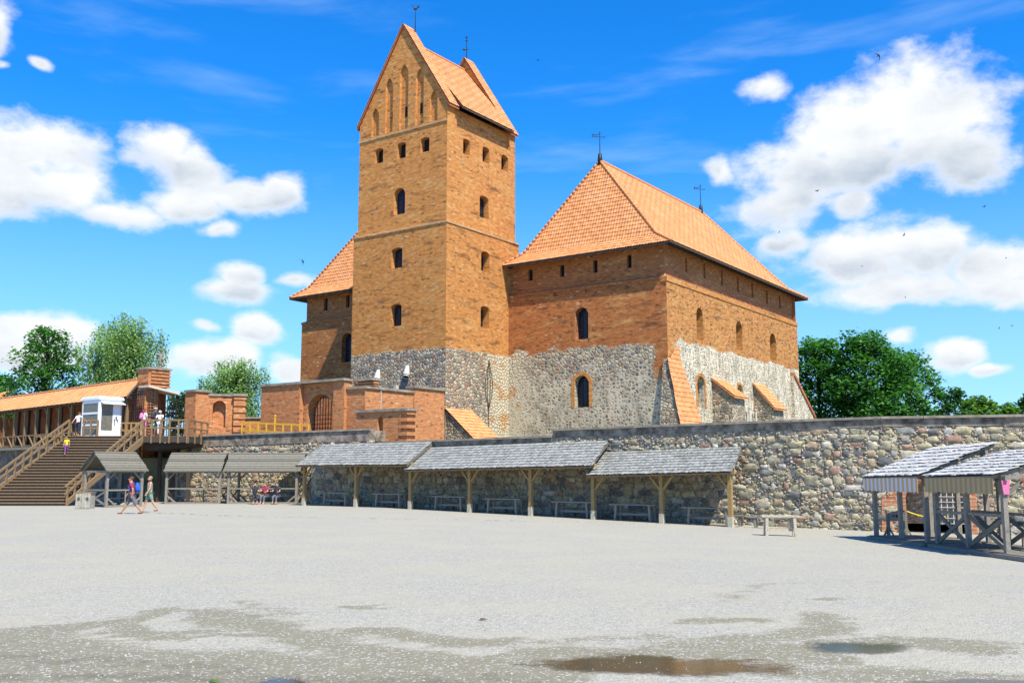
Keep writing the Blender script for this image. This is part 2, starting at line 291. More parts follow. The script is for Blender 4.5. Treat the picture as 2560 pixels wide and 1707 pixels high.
# ------------------------------------------------------------------ mesh builder
def wloc(o):
    v = Vector((0, 0, 0))
    while o is not None: v += o.location; o = o.parent
    return v
class MB:
    def __init__(s): s.v = []; s.f = []; s.uv = {}
    def q(s, pts, uv=None):
        i = len(s.v); s.v.extend([Vector(p) for p in pts]); s.f.append(tuple(range(i, i + len(pts))))
        if uv: s.uv[len(s.f) - 1] = uv
    def hexa(s, b, t):
        """b: 4 bottom points, t: 4 top points (same order)"""
        i = len(s.v); s.v.extend([Vector(p) for p in list(b) + list(t)]); n = len(b)
        a = Vector(b[1]) - Vector(b[0]); c = Vector(b[2]) - Vector(b[0]); up = Vector(t[0]) - Vector(b[0])
        fl = a.cross(c).dot(up) < 0
        fs = [tuple(range(n - 1, -1, -1)), tuple(range(n, 2 * n))] + [(k, (k + 1) % n, n + (k + 1) % n, n + k) for k in range(n)]
        for f in fs: s.f.append(tuple(i + k for k in (f[::-1] if fl else f)))
    def box(s, c, size, rz=0.):
        c = Vector(c); x, y, z = [q / 2 for q in size]; R = Matrix.Rotation(rz, 3, 'Z')
        b = [c + R @ Vector(p) for p in ((-x, -y, -z), (x, -y, -z), (x, y, -z), (-x, y, -z))]
        t = [p + Vector((0, 0, 2 * z)) for p in b]; s.hexa(b, t)
    def beam(s, p, q, w, h, up=(0, 0, 1)):
        p = Vector(p); q = Vector(q); d = (q - p).normalized(); u = Vector(up)
        if abs(d.dot(u)) > .98: u = Vector((0, 1, 0)) if abs(d.y) < .9 else Vector((1, 0, 0))
        sd = d.cross(u).normalized() * (w / 2); uu = sd.cross(d).normalized() * (h / 2)
        s.hexa([p - sd - uu, p + sd - uu, p + sd + uu, p - sd + uu], [q - sd - uu, q + sd - uu, q + sd + uu, q - sd + uu])
    def tube(s, pts, rad, n=8, cap=True):
        pts = [Vector(p) for p in pts]; i0 = len(s.v); R = rad if isinstance(rad, (list, tuple)) else [rad] * len(pts)
        for k, p in enumerate(pts):
            d = (pts[min(k + 1, len(pts) - 1)] - pts[max(k - 1, 0)]).normalized()
            a = d.cross(Vector((0, 0, 1)) if abs(d.z) < .9 else Vector((0, 1, 0))).normalized(); b = d.cross(a)
            for j in range(n):
                t = 2 * math.pi * j / n; s.v.append(p + (a * math.cos(t) + b * math.sin(t)) * R[k])
        for k in range(len(pts) - 1):
            for j in range(n): s.f.append((i0 + k * n + j, i0 + k * n + (j + 1) % n, i0 + (k + 1) * n + (j + 1) % n, i0 + (k + 1) * n + j))
        if cap: s.f.append(tuple(i0 + j for j in range(n))[::-1]); s.f.append(tuple(i0 + (len(pts) - 1) * n + j for j in range(n)))
    def ell(s, c, r, nu=10, nv=7, M=None):
        c = Vector(c); i0 = len(s.v)
        for a in range(nv + 1):
            ph = math.pi * a / nv
            for b in range(nu):
                t = 2 * math.pi * b / nu; v = Vector((r[0] * math.sin(ph) * math.cos(t), r[1] * math.sin(ph) * math.sin(t), r[2] * math.cos(ph)))
                if M: v = M @ v
                s.v.append(c + v)
        for a in range(nv):
            for b in range(nu): s.f.append((i0 + a * nu + b, i0 + (a + 1) * nu + b, i0 + (a + 1) * nu + (b + 1) % nu, i0 + a * nu + (b + 1) % nu))
    def build(s, name, mat, parent=None, smooth=False, loc=None):
        o0 = wloc(parent) if parent else (Vector(loc) if loc is not None else Vector((0, 0, 0)))
        me = bpy.data.meshes.new(name); me.from_pydata([tuple(p - o0) for p in s.v], [], s.f); me.update()
        if isinstance(mat, str): mat = MAT[mat]
        me.materials.append(mat)
        nl = len(me.loops); co = np.empty(len(me.vertices) * 3); me.vertices.foreach_get('co', co); co = co.reshape(-1, 3) + np.array(o0)
        vi = np.empty(nl, dtype=np.int64); me.loops.foreach_get('vertex_index', vi)
        npo = len(me.polygons); nr = np.empty(npo * 3); me.polygons.foreach_get('normal', nr); nr = nr.reshape(-1, 3)
        lt = np.empty(npo, dtype=np.int64); me.polygons.foreach_get('loop_total', lt); fi = np.repeat(np.arange(npo), lt)
        n = nr[fi]; P = co[vi]
        t = np.stack([-n[:, 1], n[:, 0], np.zeros(len(n))], 1); L = np.linalg.norm(t, axis=1); flat = L < .2
        t[flat] = (1, 0, 0); L[flat] = 1; t /= L[:, None]; b = np.cross(n, t)
        uv = np.stack([(P * t).sum(1), (P * b).sum(1)], 1)
        if s.uv:
            ls = np.empty(npo, dtype=np.int64); me.polygons.foreach_get('loop_start', ls)
            for k, u in s.uv.items(): uv[ls[k]:ls[k] + len(u)] = u
        lay = me.uv_layers.new(name='UVMap'); lay.data.foreach_set('uv', uv.astype(np.float32).ravel())
        if smooth: me.polygons.foreach_set('use_smooth', [True] * npo)
        o = bpy.data.objects.new(name, me); COL.objects.link(o); o.parent = parent
        if parent is None and loc is not None: o.location = loc
        return o
def tag(o, label=None, cat=None, group=None, kind=None):
    if label: o['label'] = label
    if cat: o['category'] = cat
    if group: o['group'] = group
    if kind: o['kind'] = kind
    return o
def thing(name, label, cat, loc=(0, 0, 0), group=None):
    o = bpy.data.objects.new(name, None); COL.objects.link(o); o.location = loc; o.empty_display_size = .3
    return tag(o, label, cat, group)
def dup(root, loc, rz=0., label=None, scale=None):
    r = root.copy(); COL.objects.link(r); r.location = loc; r.rotation_euler = (0, 0, rz)
    if scale: r.scale = scale
    if label: r['label'] = label
    for ch in list(root.children):
        c = ch.copy(); COL.objects.link(c); c.parent = r
        for g in list(ch.children):
            d = g.copy(); COL.objects.link(d); d.parent = c
    return r
Z = Vector((0, 0, 1))
class Plane:
    """vertical plane through O with horizontal direction t; s along t, z up, n outwards"""
    def __init__(s, O, t): s.O = Vector((O[0], O[1], 0)); s.t = Vector((t[0], t[1], 0)).normalized(); s.n = s.t.cross(Z)
    def px(s, x, y):
        r = ray(x, y); C = Vector((0, 0, CAMH)); k = (s.O - C).dot(s.n) / r.dot(s.n); P = C + r * k; return (P - s.O).dot(s.t), P.z
    def P(s, a, z, d=0.): return s.O + s.t * a + Z * z + s.n * d
def arch(sc, z0, w, h, kind='round', n=9):
    w2 = w / 2
    if kind == 'rect': return [(sc - w2, z0), (sc + w2, z0), (sc + w2, z0 + h), (sc - w2, z0 + h)]
    pts = [(sc - w2, z0), (sc + w2, z0)]
    r = {'round': w2, 'seg': w2 * .45, 'point': w2 * 1.5}[kind]
    for i in range(n + 1):
        t = math.pi * i / n
        if kind == 'point':
            x = math.cos(t); pts.append((sc + w2 * x, z0 + h - r + r * (1 - abs(x) ** 1.5)))
        else: pts.append((sc + w2 * math.cos(t), z0 + h - r + r * math.sin(t)))
    return pts
def panel(mb, pl, outline, holes, reveal=.35, back=False, off=0.):
    polys = [[Vector((x, z, 0)) for x, z in outline]] + [[Vector((x, z, 0)) for x, z in h] for h in holes]
    flat = [p for q in polys for p in q]; i0 = len(mb.v)
    for p in flat: mb.v.append(pl.P(p.x, p.y, off))
    for t in tessellate_polygon(polys):
        a, b, c = [flat[k] for k in t]
        cr = (b.x - a.x) * (c.y - a.y) - (b.y - a.y) * (c.x - a.x)
        if abs(cr) < 1e-9: continue
        mb.f.append(tuple(i0 + k for k in (t if cr > 0 else (t[0], t[2], t[1]))))
    for h in holes:
        n = len(h)
        for k in range(n):
            a, b = h[k], h[(k + 1) % n]
            mb.q([pl.P(a[0], a[1], off), pl.P(a[0], a[1], off - reveal), pl.P(b[0], b[1], off - reveal), pl.P(b[0], b[1], off)])
        if back: mb.q([pl.P(a[0], a[1], off - reveal) for a in h])
def window(parent, pl, hole, depth, mat='glass', bars=True, name='window', nx=1, nz=3, bmat='iron', bt=.035):
    mb = MB(); mb.hexa([pl.P(a[0], a[1], -depth - .04) for a in hole], [pl.P(a[0], a[1], -depth + .03) for a in hole])
    w = mb.build(name, mat, parent)
    if bars:
        fb = MB(); xs = [a[0] for a in hole]; zs = [a[1] for a in hole]; x0, x1, z0, z1 = min(xs), max(xs), min(zs), max(zs)
        for i in range(nx + 2):
            x = x0 + (x1 - x0) * i / (nx + 1); zt = z1 if 0 < i < nx + 1 else z1 - (x1 - x0) * .3
            x = min(max(x, x0 + bt), x1 - bt); fb.beam(pl.P(x, z0, -depth + .06), pl.P(x, zt, -depth + .06), bt * (1.5 if i in (0, nx + 1) else 1), .04)
        for j in range(nz + 1):
            z = z0 + bt + (z1 - (x1 - x0) * .3 - z0 - bt) * j / nz; fb.beam(pl.P(x0, z, -depth + .065), pl.P(x1, z, -depth + .065), .04, bt)
        fb.build('window_frame', bmat, w)
    return w
def tiles(mb, BL, BR, TL, TR, cw=.24, rh=.36, amp=.035, lift=.035):
    BL, BR, TL, TR = map(Vector, (BL, BR, TL, TR)); u = (BR - BL).normalized(); n = u.cross(TL - BL).normalized(); v = n.cross(u)
    V = (TL - BL).dot(v); uTL = (TL - BL).dot(u); uTR = (TR - BL).dot(u); uBR = (BR - BL).dot(u)
    rows = max(1, round(V / rh)); rh = V / rows; st = cw / 4
    for j in range(rows):
        v0 = j * rh; v1 = min(v0 + rh + .06, V)
        f0, f1 = v0 / V, v1 / V; L0, R0 = uTL * f0, uBR + (uTR - uBR) * f0; L1, R1 = uTL * f1, uBR + (uTR - uBR) * f1
        k0 = math.floor(min(L0, L1) / st); k1 = math.ceil(max(R0, R1) / st); i0 = len(mb.v); cnt = 0; us = []
        for k in range(k0, k1 + 1):
            x = k * st; a = min(max(x, L0), R0); b = min(max(x, L1), R1)
            h = amp * (.5 + .5 * math.cos(2 * math.pi * x / cw)); jt = .008 * math.sin(k * 12.9898 + j * 78.2)
            mb.v.append(BL + u * a + v * v0 + n * (h + lift + jt)); mb.v.append(BL + u * b + v * v1 + n * h); us.append((a, b)); cnt += 1
        for k in range(cnt - 1):
            if us[k + 1][0] - us[k][0] < 1e-5 and us[k + 1][1] - us[k][1] < 1e-5: continue
            a = i0 + 2 * k; mb.f.append((a, a + 2, a + 3, a + 1))
            mb.uv[len(mb.f) - 1] = [(us[k][0], v0), (us[k + 1][0], v0), (us[k + 1][1], v0 + rh * .99), (us[k][1], v0 + rh * .99)]
def ridge(mb, P, Q, r=.14, step=.38):
    P = Vector(P); Q = Vector(Q); d = Q - P; n = max(1, int(d.length / step)); d /= n
    for i in range(n):
        a = P + d * i; b = P + d * (i + 1.12); mb.tube([a, b], [r, r * .72], 7)
def shingles(mb, BL, BR, TL, TR, w=.13, rh=.42, th=.02, jit=.015):
    BL, BR, TL, TR = map(Vector, (BL, BR, TL, TR)); u = (BR - BL).normalized(); n = u.cross(TL - BL).normalized(); v = n.cross(u)
    V = (TL - BL).dot(v); uTL = (TL - BL).dot(u); uTR = (TR - BL).dot(u); uBR = (BR - BL).dot(u); rows = max(1, round(V / rh)); rh = V / rows
    for j in range(rows):
        v0 = j * rh; v1 = min(v0 + rh * 1.25, V); x = uTL * (v0 / V) + U(-.03, .03); xe = uBR + (uTR - uBR) * v0 / V
        while x < xe:
            ww = U(w * .75, w * 1.3); dl = U(-.05, .03) ; h0 = .035 + U(0, jit); h1 = U(0, jit * .5); sk = (uTL / V) * (v1 - v0)
            a, b = x + .004, x + ww - .004; q = lambda uu, vv, hh: BL + u * uu + v * vv + n * hh
            mb.hexa([q(a, v0 + dl, h0), q(b, v0 + dl, h0), q(b + sk, v1, h1), q(a + sk, v1, h1)], [q(a, v0 + dl, h0 + th), q(b, v0 + dl, h0 + th), q(b + sk, v1, h1 + th), q(a + sk, v1, h1 + th)]); x += ww
# ------------------------------------------------------------------ ground
gr_xs = np.concatenate([[-1800, -700, -300, -150, -90, -60], np.linspace(-45, 40, 341), [55, 80, 130, 250, 600, 1800]])
gr_ys = np.concatenate([[-800, -200, -60, -20, -5, 0, 3], np.linspace(5, 62, 260), [70, 85, 110, 160, 260, 500, 1100, 2600]])
def fbm(x, y, s, o=3):
    v = 0; a = 1; t = 0
    for _ in range(o): v += a * noise.noise(Vector((x * s, y * s, 3.7))); t += a; a *= .5; s *= 2.1
    return v / t
MUD = []   # (x0,y0,x1,y1,width,strength) strokes given on the ground
def mud(pts, w, st=1.):
    g = [G(a, b) for a, b in pts]
    for a, b in zip(g, g[1:]): MUD.append((a.x, a.y, b.x, b.y, w, st))
mud([(40, 1640), (500, 1668), (900, 1690), (1250, 1700)], .75, 1.1); mud([(0, 1600), (200, 1660)], .9, 1.); mud([(0, 1690), (600, 1706), (1300, 1706)], .5, 1.2)
mud([(130, 1572), (280, 1560), (380, 1524)], .30, .9); mud([(20, 1580), (150, 1570)], .35, .9); mud([(285, 1565), (330, 1575), (440, 1598)], .3, .9)
mud([(510, 1528), (560, 1542), (640, 1556), (700, 1575), (800, 1590)], .35, .9); mud([(510, 1575), (600, 1588), (690, 1594)], .25, .8); mud([(600, 1505), (650, 1520), (700, 1540)], .35, .6)
mud([(830, 1516), (900, 1520)], .28, .8); mud([(500, 1505), (700, 1495), (900, 1505), (1000, 1512)], .2, .5); mud([(900, 1570), (1000, 1578), (1100, 1592), (1200, 1602)], .32, .9)
mud([(740, 1608), (850, 1622), (1000, 1640), (1200, 1668), (1290, 1690)], .5, .9); mud([(840, 1580), (990, 1600), (1120, 1612)], .2, .6)
mud([(1290, 1610), (1450, 1600), (1600, 1590), (1700, 1584)], .32, .6); mud([(1720, 1550), (1790, 1545), (1850, 1548)], .32, .8); mud([(1840, 1500), (1870, 1480), (1890, 1464)], .25, .6)
mud([(1900, 1462), (2000, 1455), (2120, 1449), (2250, 1456)], .22, .55); mud([(2080, 1497), (2110, 1497)], .3, .8); mud([(1880, 1600), (2000, 1580), (2040, 1555), (2070, 1535)], .4, .8)
mud([(2200, 1575), (2400, 1568)], .2, .5); mud([(1320, 1632), (1600, 1634), (2000, 1640), (2100, 1650)], .42, 1.); mud([(1960, 1625), (2150, 1602), (2330, 1606), (2480, 1625)], .38, .95)
mud([(1700, 1606), (1880, 1612), (2000, 1616)], .4, .8); mud([(2000, 1672), (2200, 1690), (2560, 1690)], .4, .8); mud([(2330, 1600), (2560, 1612)], .35, .6); mud([(1290, 1655), (1340, 1700)], .4, .8)
MA = np.array(MUD)
mb = MB(); nx, ny = len(gr_xs), len(gr_ys)
XX, YY = np.meshgrid(gr_xs, gr_ys); mval = np.zeros(XX.shape)
mk_ = (YY > 6) & (YY < 45) & (np.abs(XX) < 24)
for i, j in zip(*np.nonzero(mk_)):
    x, y = XX[i, j], YY[i, j]
    if y > 22: continue
    wx = x + fbm(x, y, .8) * .8; wy = y + fbm(x + 31, y, .9) * .5
    dx, dy = MA[:, 2] - MA[:, 0], MA[:, 3] - MA[:, 1]; t = np.clip(((wx - MA[:, 0]) * dx + (wy - MA[:, 1]) * dy) / (dx * dx + dy * dy + 1e-9), 0, 1)
    d = np.hypot(wx - MA[:, 0] - t * dx, wy - MA[:, 1] - t * dy); mval[i, j] = np.max(np.clip(1 - (d / MA[:, 4]) ** 1.5 * .55, 0, 1) * MA[:, 5])
me = bpy.data.meshes.new('ground')
tt = np.clip((YY - 12) / 14, 0, 1); tt = tt * tt * (3 - 2 * tt); ZZ = -.024 * np.maximum(0, np.minimum(XX, 16) + 7) * tt
vs = np.stack([XX.ravel(), YY.ravel(), ZZ.ravel()], 1)
ii, jj = np.meshgrid(np.arange(ny - 1), np.arange(nx - 1), indexing='ij'); a = (ii * nx + jj).ravel()
me.from_pydata(vs.tolist(), [], np.stack([a, a + 1, a + nx + 1, a + nx], 1).tolist())
at = me.attributes.new('mud', 'FLOAT', 'POINT'); at.data.foreach_set('value', mval.ravel().astype(np.float32))
m, nt, p = newmat('gravel_ground'); ps = POS(nt)
mu = N(nt, 'ShaderNodeAttribute', attribute_name='mud').outputs['Fac']
n1 = NOISE(nt, ps, 55., 4., .8); n2 = NOISE(nt, ps, 18., 5., .75); n3 = NOISE(nt, ps, .35, 6., .62)
v = N(nt, 'ShaderNodeTexVoronoi', {'Vector': ps, 'Scale': 42.}); vc = N(nt, 'ShaderNodeSeparateColor', {0: v.outputs['Color']}).outputs[0]
c = MIX(nt, MR(nt, vc, .0, 1.), (.262, .252, .205), (.415, .396, .325))
c = MIX(nt, M_(nt, 'MULTIPLY', MR(nt, n1, .56, .70), .55), c, (.19, .185, .16))
c = MIX(nt, M_(nt, 'MULTIPLY', MR(nt, n3, .44, .62), .55), c, (.375, .345, .26))
c = MIX(nt, M_(nt, 'MULTIPLY', MR(nt, NOISE(nt, VM(nt, 'MULTIPLY', ps, (.25, 1.1, 1)), 1., 6., .6), .52, .66), .36), c, (.35, .32, .235))
c = MIX(nt, M_(nt, 'MULTIPLY', MR(nt, n2, .60, .72), .35), c, (.27, .27, .25))
mm = M_(nt, 'ADD', mu, M_(nt, 'MULTIPLY', M_(nt, 'SUBTRACT', n2, .5), 1.0)); mm = M_(nt, 'ADD', mm, M_(nt, 'MULTIPLY', M_(nt, 'SUBTRACT', NOISE(nt, ps, 3.5, 5., .65), .5), .8))
mk = MR(nt, mm, .42, .66)
wet = MIX(nt, n2, (.195, .18, .118), (.25, .228, .152))
wet = MIX(nt, MR(nt, vc, .90, .93), wet, (.42, .41, .37))
wet = MIX(nt, MR(nt, mm, .95, 1.25), wet, (.155, .14, .095))
col = MIX(nt, mk, c, wet)
h = M_(nt, 'ADD', M_(nt, 'ADD', M_(nt, 'MULTIPLY', v.outputs[0], -1.), n2), M_(nt, 'MULTIPLY', NOISE(nt, ps, 2.6, 4., .6), 3.5))
setc(nt, p, col, h, .012, .8); nt.links.new(MR(nt, mk, 0, 1, .95, .72), p.inputs['Roughness'])
me.materials.append(m); go = bpy.data.objects.new('ground', me); COL.objects.link(go); tag(go, kind='structure')
# pebbles strewn in the foreground
mb = MB()
for i in range(6500):
    t = U(0, 1) ** 1.6; y = 8.2 + t * 15; x = U(-.56, .56) * y; s = U(.005, .013) * (1.25 if rnd() < .15 else 1)
    a = U(0, 6.28); c_, s_ = math.cos(a) * s, math.sin(a) * s; h = s * U(.6, 1.1); i0 = len(mb.v); g0 = gz(x, y)
    mb.v += [Vector((x + c_, y + s_, g0)), Vector((x - s_, y + c_, g0)), Vector((x - c_ * .9, y - s_ * .9, g0)), Vector((x + s_, y - c_, g0)), Vector((x, y, g0 + h))]
    mb.f += [(i0, i0 + 1, i0 + 4), (i0 + 1, i0 + 2, i0 + 4), (i0 + 2, i0 + 3, i0 + 4), (i0 + 3, i0, i0 + 4)]
m, nt, p = newmat('pebble'); r = RPI(nt); setc(nt, p, RAMP(nt, r, [(0, (.18, .17, .16)), (.16, (.30, .29, .265)), (.55, (.40, .39, .36)), (.8, (.28, .26, .21))], 'CONSTANT')); MAT['pebble'] = m
tag(mb.build('gravel', 'pebble'), kind='stuff')
# puddles
m, nt, p = newmat('puddle_water'); p.inputs['Base Color'].default_value = (.055, .05, .022, 1); p.inputs['Roughness'].default_value = .03; p.inputs['IOR'].default_value = 1.33; p.inputs['Specular IOR Level'].default_value = .5
nw = NOISE(nt, POS(nt), 3., 2., .5); b = N(nt, 'ShaderNodeBump', {'Height': nw, 'Distance': .0015, 'Strength': .3}); nt.links.new(b.outputs[0], p.inputs['Normal']); MAT['puddle_water'] = m
rd = N(nt, 'ShaderNodeSeparateXYZ', {0: UVn(nt)}).outputs[0]; nz_ = M_(nt, 'ADD', M_(nt, 'MULTIPLY', NOISE(nt, POS(nt), 2.2, 6., .7), .75), M_(nt, 'MULTIPLY', NOISE(nt, POS(nt), 16., 3., .7), .25))
al = MR(nt, M_(nt, 'ADD', rd, M_(nt, 'MULTIPLY', M_(nt, 'SUBTRACT', nz_, .5), 1.3)), .98, .48); nt.links.new(M_(nt, 'MULTIPLY', al, .80), p.inputs['Alpha']); p.inputs['Roughness'].default_value = .11
for k, (x0, x1, y0, y1, sk) in enumerate([(1312, 2000, 1640, 1687, 9), (2015, 2290, 1604, 1633, 2), (2230, 2720, 1697, 1722, 0), (640, 775, 1692, 1722, 0)]):
    mb = MB(); pts = []; cx, cy, rx, ry = (x0 + x1) / 2, (y0 + y1) / 2, (x1 - x0) / 2 * 1.15, (y1 - y0) / 2 * 1.25
    for i in range(150):
        t = 2 * math.pi * i / 150; q = 1 + .30 * noise.noise(Vector((math.cos(t) * 2.2, math.sin(t) * 2.2, k * 5.))) + .12 * noise.noise(Vector((math.cos(t) * 9, math.sin(t) * 9, k)))
        e = math.cos(t); pts.append(G(cx + rx * e * q, cy + ry * math.sin(t) * q + sk * e, .005))
    c = sum(pts, Vector()) / len(pts)
    for i in range(len(pts)): mb.q([c, pts[(i + 1) % 150], pts[i]], uv=[(0, 0), (1, 0), (1, 0)])
    tag(mb.build('puddle', 'puddle_water'), kind='structure')
# line of edging stones running across the yard
mb = MB(); ed = [(330, 1282), (440, 1284), (560, 1289), (700, 1292), (900, 1296), (1150, 1299), (1400, 1304), (1700, 1311), (1880, 1319)]
for (a, b) in zip(ed, ed[1:]):
    A, B = G(*a), G(*b); n = int((B - A).length / .34)
    for i in range(n):
        if rnd() < .42: continue
        c = A.lerp(B, (i + .5) / n) + Vector((U(-.05, .05), U(-.07, .07), .006)); mb.box(c, (U(.12, .34), U(.05, .12), U(.02, .05)), math.atan2(B.y - A.y, B.x - A.x) + U(-.25, .25))
tag(mb.build('path_edging', 'concrete'), kind='structure')
# leaves and bits on the gravel
for (x, y, c_, lb) in [(1208, 1548, 'sandal', 'small dry brown leaf lying alone on the pale gravel'), (534, 1703, 'linden_leaf', 'small green leaf lying in the puddle at the bottom edge')]:
    g = G(x, y, .012); mb = MB(); mb.q([g + Vector((-.06, 0, 0)), g + Vector((0, -.025, .012)), g + Vector((.065, .0, .004)), g + Vector((0, .03, .016))])
    mb.q([g + Vector((-.05, .01, -.002)), g + Vector((0, -.04, .006)), g + Vector((-.02, .04, .02))]); tag(mb.build('fallen_leaf', c_), lb, 'leaf')
# ------------------------------------------------------------------ castle grid
PHI = .621; TX, DT = -4.914, 72.; TW, TS = 9.72, 9.41; WF, WW, WL, LW = 7.96, 14.17, 27.4, 24.33
ZC, ZG, ZL, ZE, ZR, R0, R1, ZA, OV, ST = 20.7, 28.8, 16.06, 18.46, 26.83, 10.77, 30.0, 37.9, .88, .22
va = Vector((math.sin(PHI), math.cos(PHI), 0)); vb = Vector((-math.cos(PHI), math.sin(PHI), 0)); T0 = Vector((TX, DT, 0))
def C(a, b, z): return T0 + va * a + vb * b + Z * z
castlemat('tower_wall', 11.15, (.64, .278, .068), (.53, .205, .046), amp=.45, sc=3.1, mw=.03, mcol=(.42, .37, .27), edge=(C(0, 0, 0), va, 7.6), stain=.85, pits=.35)
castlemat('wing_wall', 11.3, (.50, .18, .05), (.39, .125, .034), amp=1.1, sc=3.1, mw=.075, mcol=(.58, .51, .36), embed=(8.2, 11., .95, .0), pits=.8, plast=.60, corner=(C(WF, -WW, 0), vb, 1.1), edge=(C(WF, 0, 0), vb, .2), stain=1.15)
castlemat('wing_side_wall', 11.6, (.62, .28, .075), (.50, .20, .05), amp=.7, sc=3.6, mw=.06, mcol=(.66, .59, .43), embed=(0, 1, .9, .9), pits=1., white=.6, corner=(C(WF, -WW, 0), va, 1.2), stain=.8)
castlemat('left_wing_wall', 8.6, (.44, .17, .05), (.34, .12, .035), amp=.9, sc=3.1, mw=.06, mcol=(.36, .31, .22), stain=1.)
brickmat('tower_brick', (.64, .278, .068), (.53, .205, .046), (.42, .27, .15), stain=.85)
brickmat('wing_brick', (.46, .18, .06), (.36, .125, .04), (.40, .26, .15), stain=.5)
brickmat('pale_course', (.56, .37, .18), (.46, .27, .11), (.5, .4, .28), stain=.5)
tw = thing('castle_tower', 'tall square orange brick castle tower with steep tiled gable roof and field stone base', 'tower', C(0, 0, 0))
plF = Plane(C(0, TW, 0), -vb); plR = Plane(C(0, 0, 0), va)                       # lower stage
plF2 = Plane(C(ST, TW - ST, 0), -vb); plR2 = Plane(C(ST, ST, 0), va); w2, s2 = TW - 2 * ST, TS - 2 * ST
def holes_px(pl, L):
    R = []
    for (x, y0, y1, w, kd) in L:
        sc, zt = pl.px(x, y0); _, zb = pl.px(x, y1)
        s1, _ = pl.px(x + w / 2, y0); s0, _ = pl.px(x - w / 2, y0); R.append(arch(sc, zb, s1 - s0, zt - zb, kd))
    return R
mb = MB()
hF = holes_px(plF, [(992.5, 619, 670, 27, 'seg'), (990.5, 760, 815, 27, 'seg')])
hR = holes_px(plR, [(1213.5, 629, 679, 21, 'seg'), (1212.5, 765, 819, 21, 'seg')])
panel(mb, plF, [(0, .5), (TW, .5), (TW, ZC), (0, ZC)], hF, .55); panel(mb, plR, [(0, .5), (TS, .5), (TS, ZC), (0, ZC)], hR, .75)
mb.q([C(TS, TW, .5), C(0, TW, .5), C(0, TW, ZC), C(TS, TW, ZC)]); mb.q([C(TS, 0, .5), C(TS, TW, .5), C(TS, TW, ZC), C(TS, 0, ZC)]); mb.q([C(0, 0, ZC), C(TS, 0, ZC), C(TS, TW, ZC), C(0, TW, ZC)])
mb.build('lower_wall', 'tower_wall', tw)
for h in hF: window(tw, plF, h, .5, nx=1, nz=3)
for h in hR: window(tw, plR, h, .7, nx=1, nz=3, mat='glass')
mb = MB()
hF2 = holes_px(plF2, [(948, 371, 408, 20, 'seg'), (1004, 356, 396, 21, 'seg'), (1062.5, 343, 380, 22, 'seg'), (999, 470, 536, 28, 'round')])
hR2 = holes_px(plR2, [(1166.5, 348, 387, 17, 'seg'), (1215, 368, 407, 17, 'seg'), (1262, 388, 427, 17, 'seg'), (1210.5, 490, 546, 22, 'seg')])
# recess below the eaves on the right side
zt = ZG + 1.9
pan = [(0, ZC), (s2, ZC), (s2, ZG + .6), (0, ZG + .6)]
panel(mb, plF2, [(0, ZC), (w2, ZC), (w2, ZG), (0, ZG)], hF2, .55); 
zr1 = (plR2.px(1145, 318)[1] + plR2.px(1287, 382)[1]) / 2 - .3
panel(mb, plR2, [(0, ZC), (s2, ZC), (s2, zr1 + .3), (0, zr1 + .3)], hR2, .6)
for q0_, q1_ in ((0, .95), (s2 - .9, s2)): mb.q([plR2.P(q0_, zr1 + .3), plR2.P(q1_, zr1 + .3), plR2.P(q1_, ZG + 1.3), plR2.P(q0_, ZG + 1.3)])
mb.q([plR2.P(.95, ZG + 1.3), plR2.P(.95, zr1 + .3), plR2.P(.95, zr1 + .3, -.14), plR2.P(.95, ZG + 1.3, -.14)])
mb.q([plR2.P(.95, zr1 + .3, -.14), plR2.P(s2 - .9, zr1 + .3, -.14), plR2.P(s2 - .9, ZG + 1.2, -.14), plR2.P(.95, ZG + 1.2, -.14)])
mb.q([plR2.P(.95, zr1 + .3, 0), plR2.P(s2 - .9, zr1 + .3, 0), plR2.P(s2 - .9, zr1 + .3, -.14), plR2.P(.95, zr1 + .3, -.14)])
mb.q([plR2.P(s2 - .9, zr1 + .3, 0), plR2.P(s2 - .9, ZG + 1.2, 0), plR2.P(s2 - .9, ZG + 1.2, -.14), plR2.P(s2 - .9, zr1 + .3, -.14)])
zl_ = ZG + 1.6
mb.q([C(TS - ST, TW - ST, ZC), C(ST, TW - ST, ZC), C(ST, TW - ST, zl_), C(TS - ST, TW - ST, zl_)]); mb.q([C(TS - ST, ST, ZC), C(TS - ST, TW - ST, ZC), C(TS - ST, TW - ST, zl_), C(TS - ST, ST, zl_)])
mb.build('upper_wall', 'tower_brick', tw)
for k, h in enumerate(hF2): window(tw, plF2, h, .5, mat='blue_glass' if k == 3 else 'void_dark', bars=k == 3, nx=1, nz=4)
for k, h in enumerate(hR2): window(tw, plR2, h, .55, mat='glass' if k == 3 else 'void_dark', bars=k == 3)
# gable walls with blind niches
plG = Plane(C(ST + .06, TW - ST - .05, 0), -vb); wg = w2 - .1
_, zap = plG.px(1011, 66); _, zsr = plG.px(1122, 247); zsl = zsr
gpts = [(0, ZG), (wg, ZG), (wg, zsr), (wg / 2, zap), (0, zsl)]
nich = holes_px(plG, [(939, 271, 341, 18, 'point'), (974, 196, 331, 18, 'point'), (1011, 161, 321, 21, 'point'), (1050, 172, 310, 20, 'point'), (1084.5, 227, 302, 19, 'point')])
GT = .95
def gable(off, niches):
    mb = MB(); o = plG.n * -off
    pl = Plane(plG.O + o, plG.t); panel(mb, pl, gpts, niches, .22, back=True)
    if not niches: mb.v = [v for v in mb.v]
    f = [pl.P(x, z, 0) for x, z in gpts]; g = [pl.P(x, z, -GT) for x, z in gpts]; n = len(f)
    for k in range(n): mb.q([g[k], g[(k + 1) % n], f[(k + 1) % n], f[k]])
    mb.q(g[::-1]); return mb.build('gable', 'tower_brick', tw)
g1 = gable(0, nich); g2 = gable(s2 - GT - .1, [])
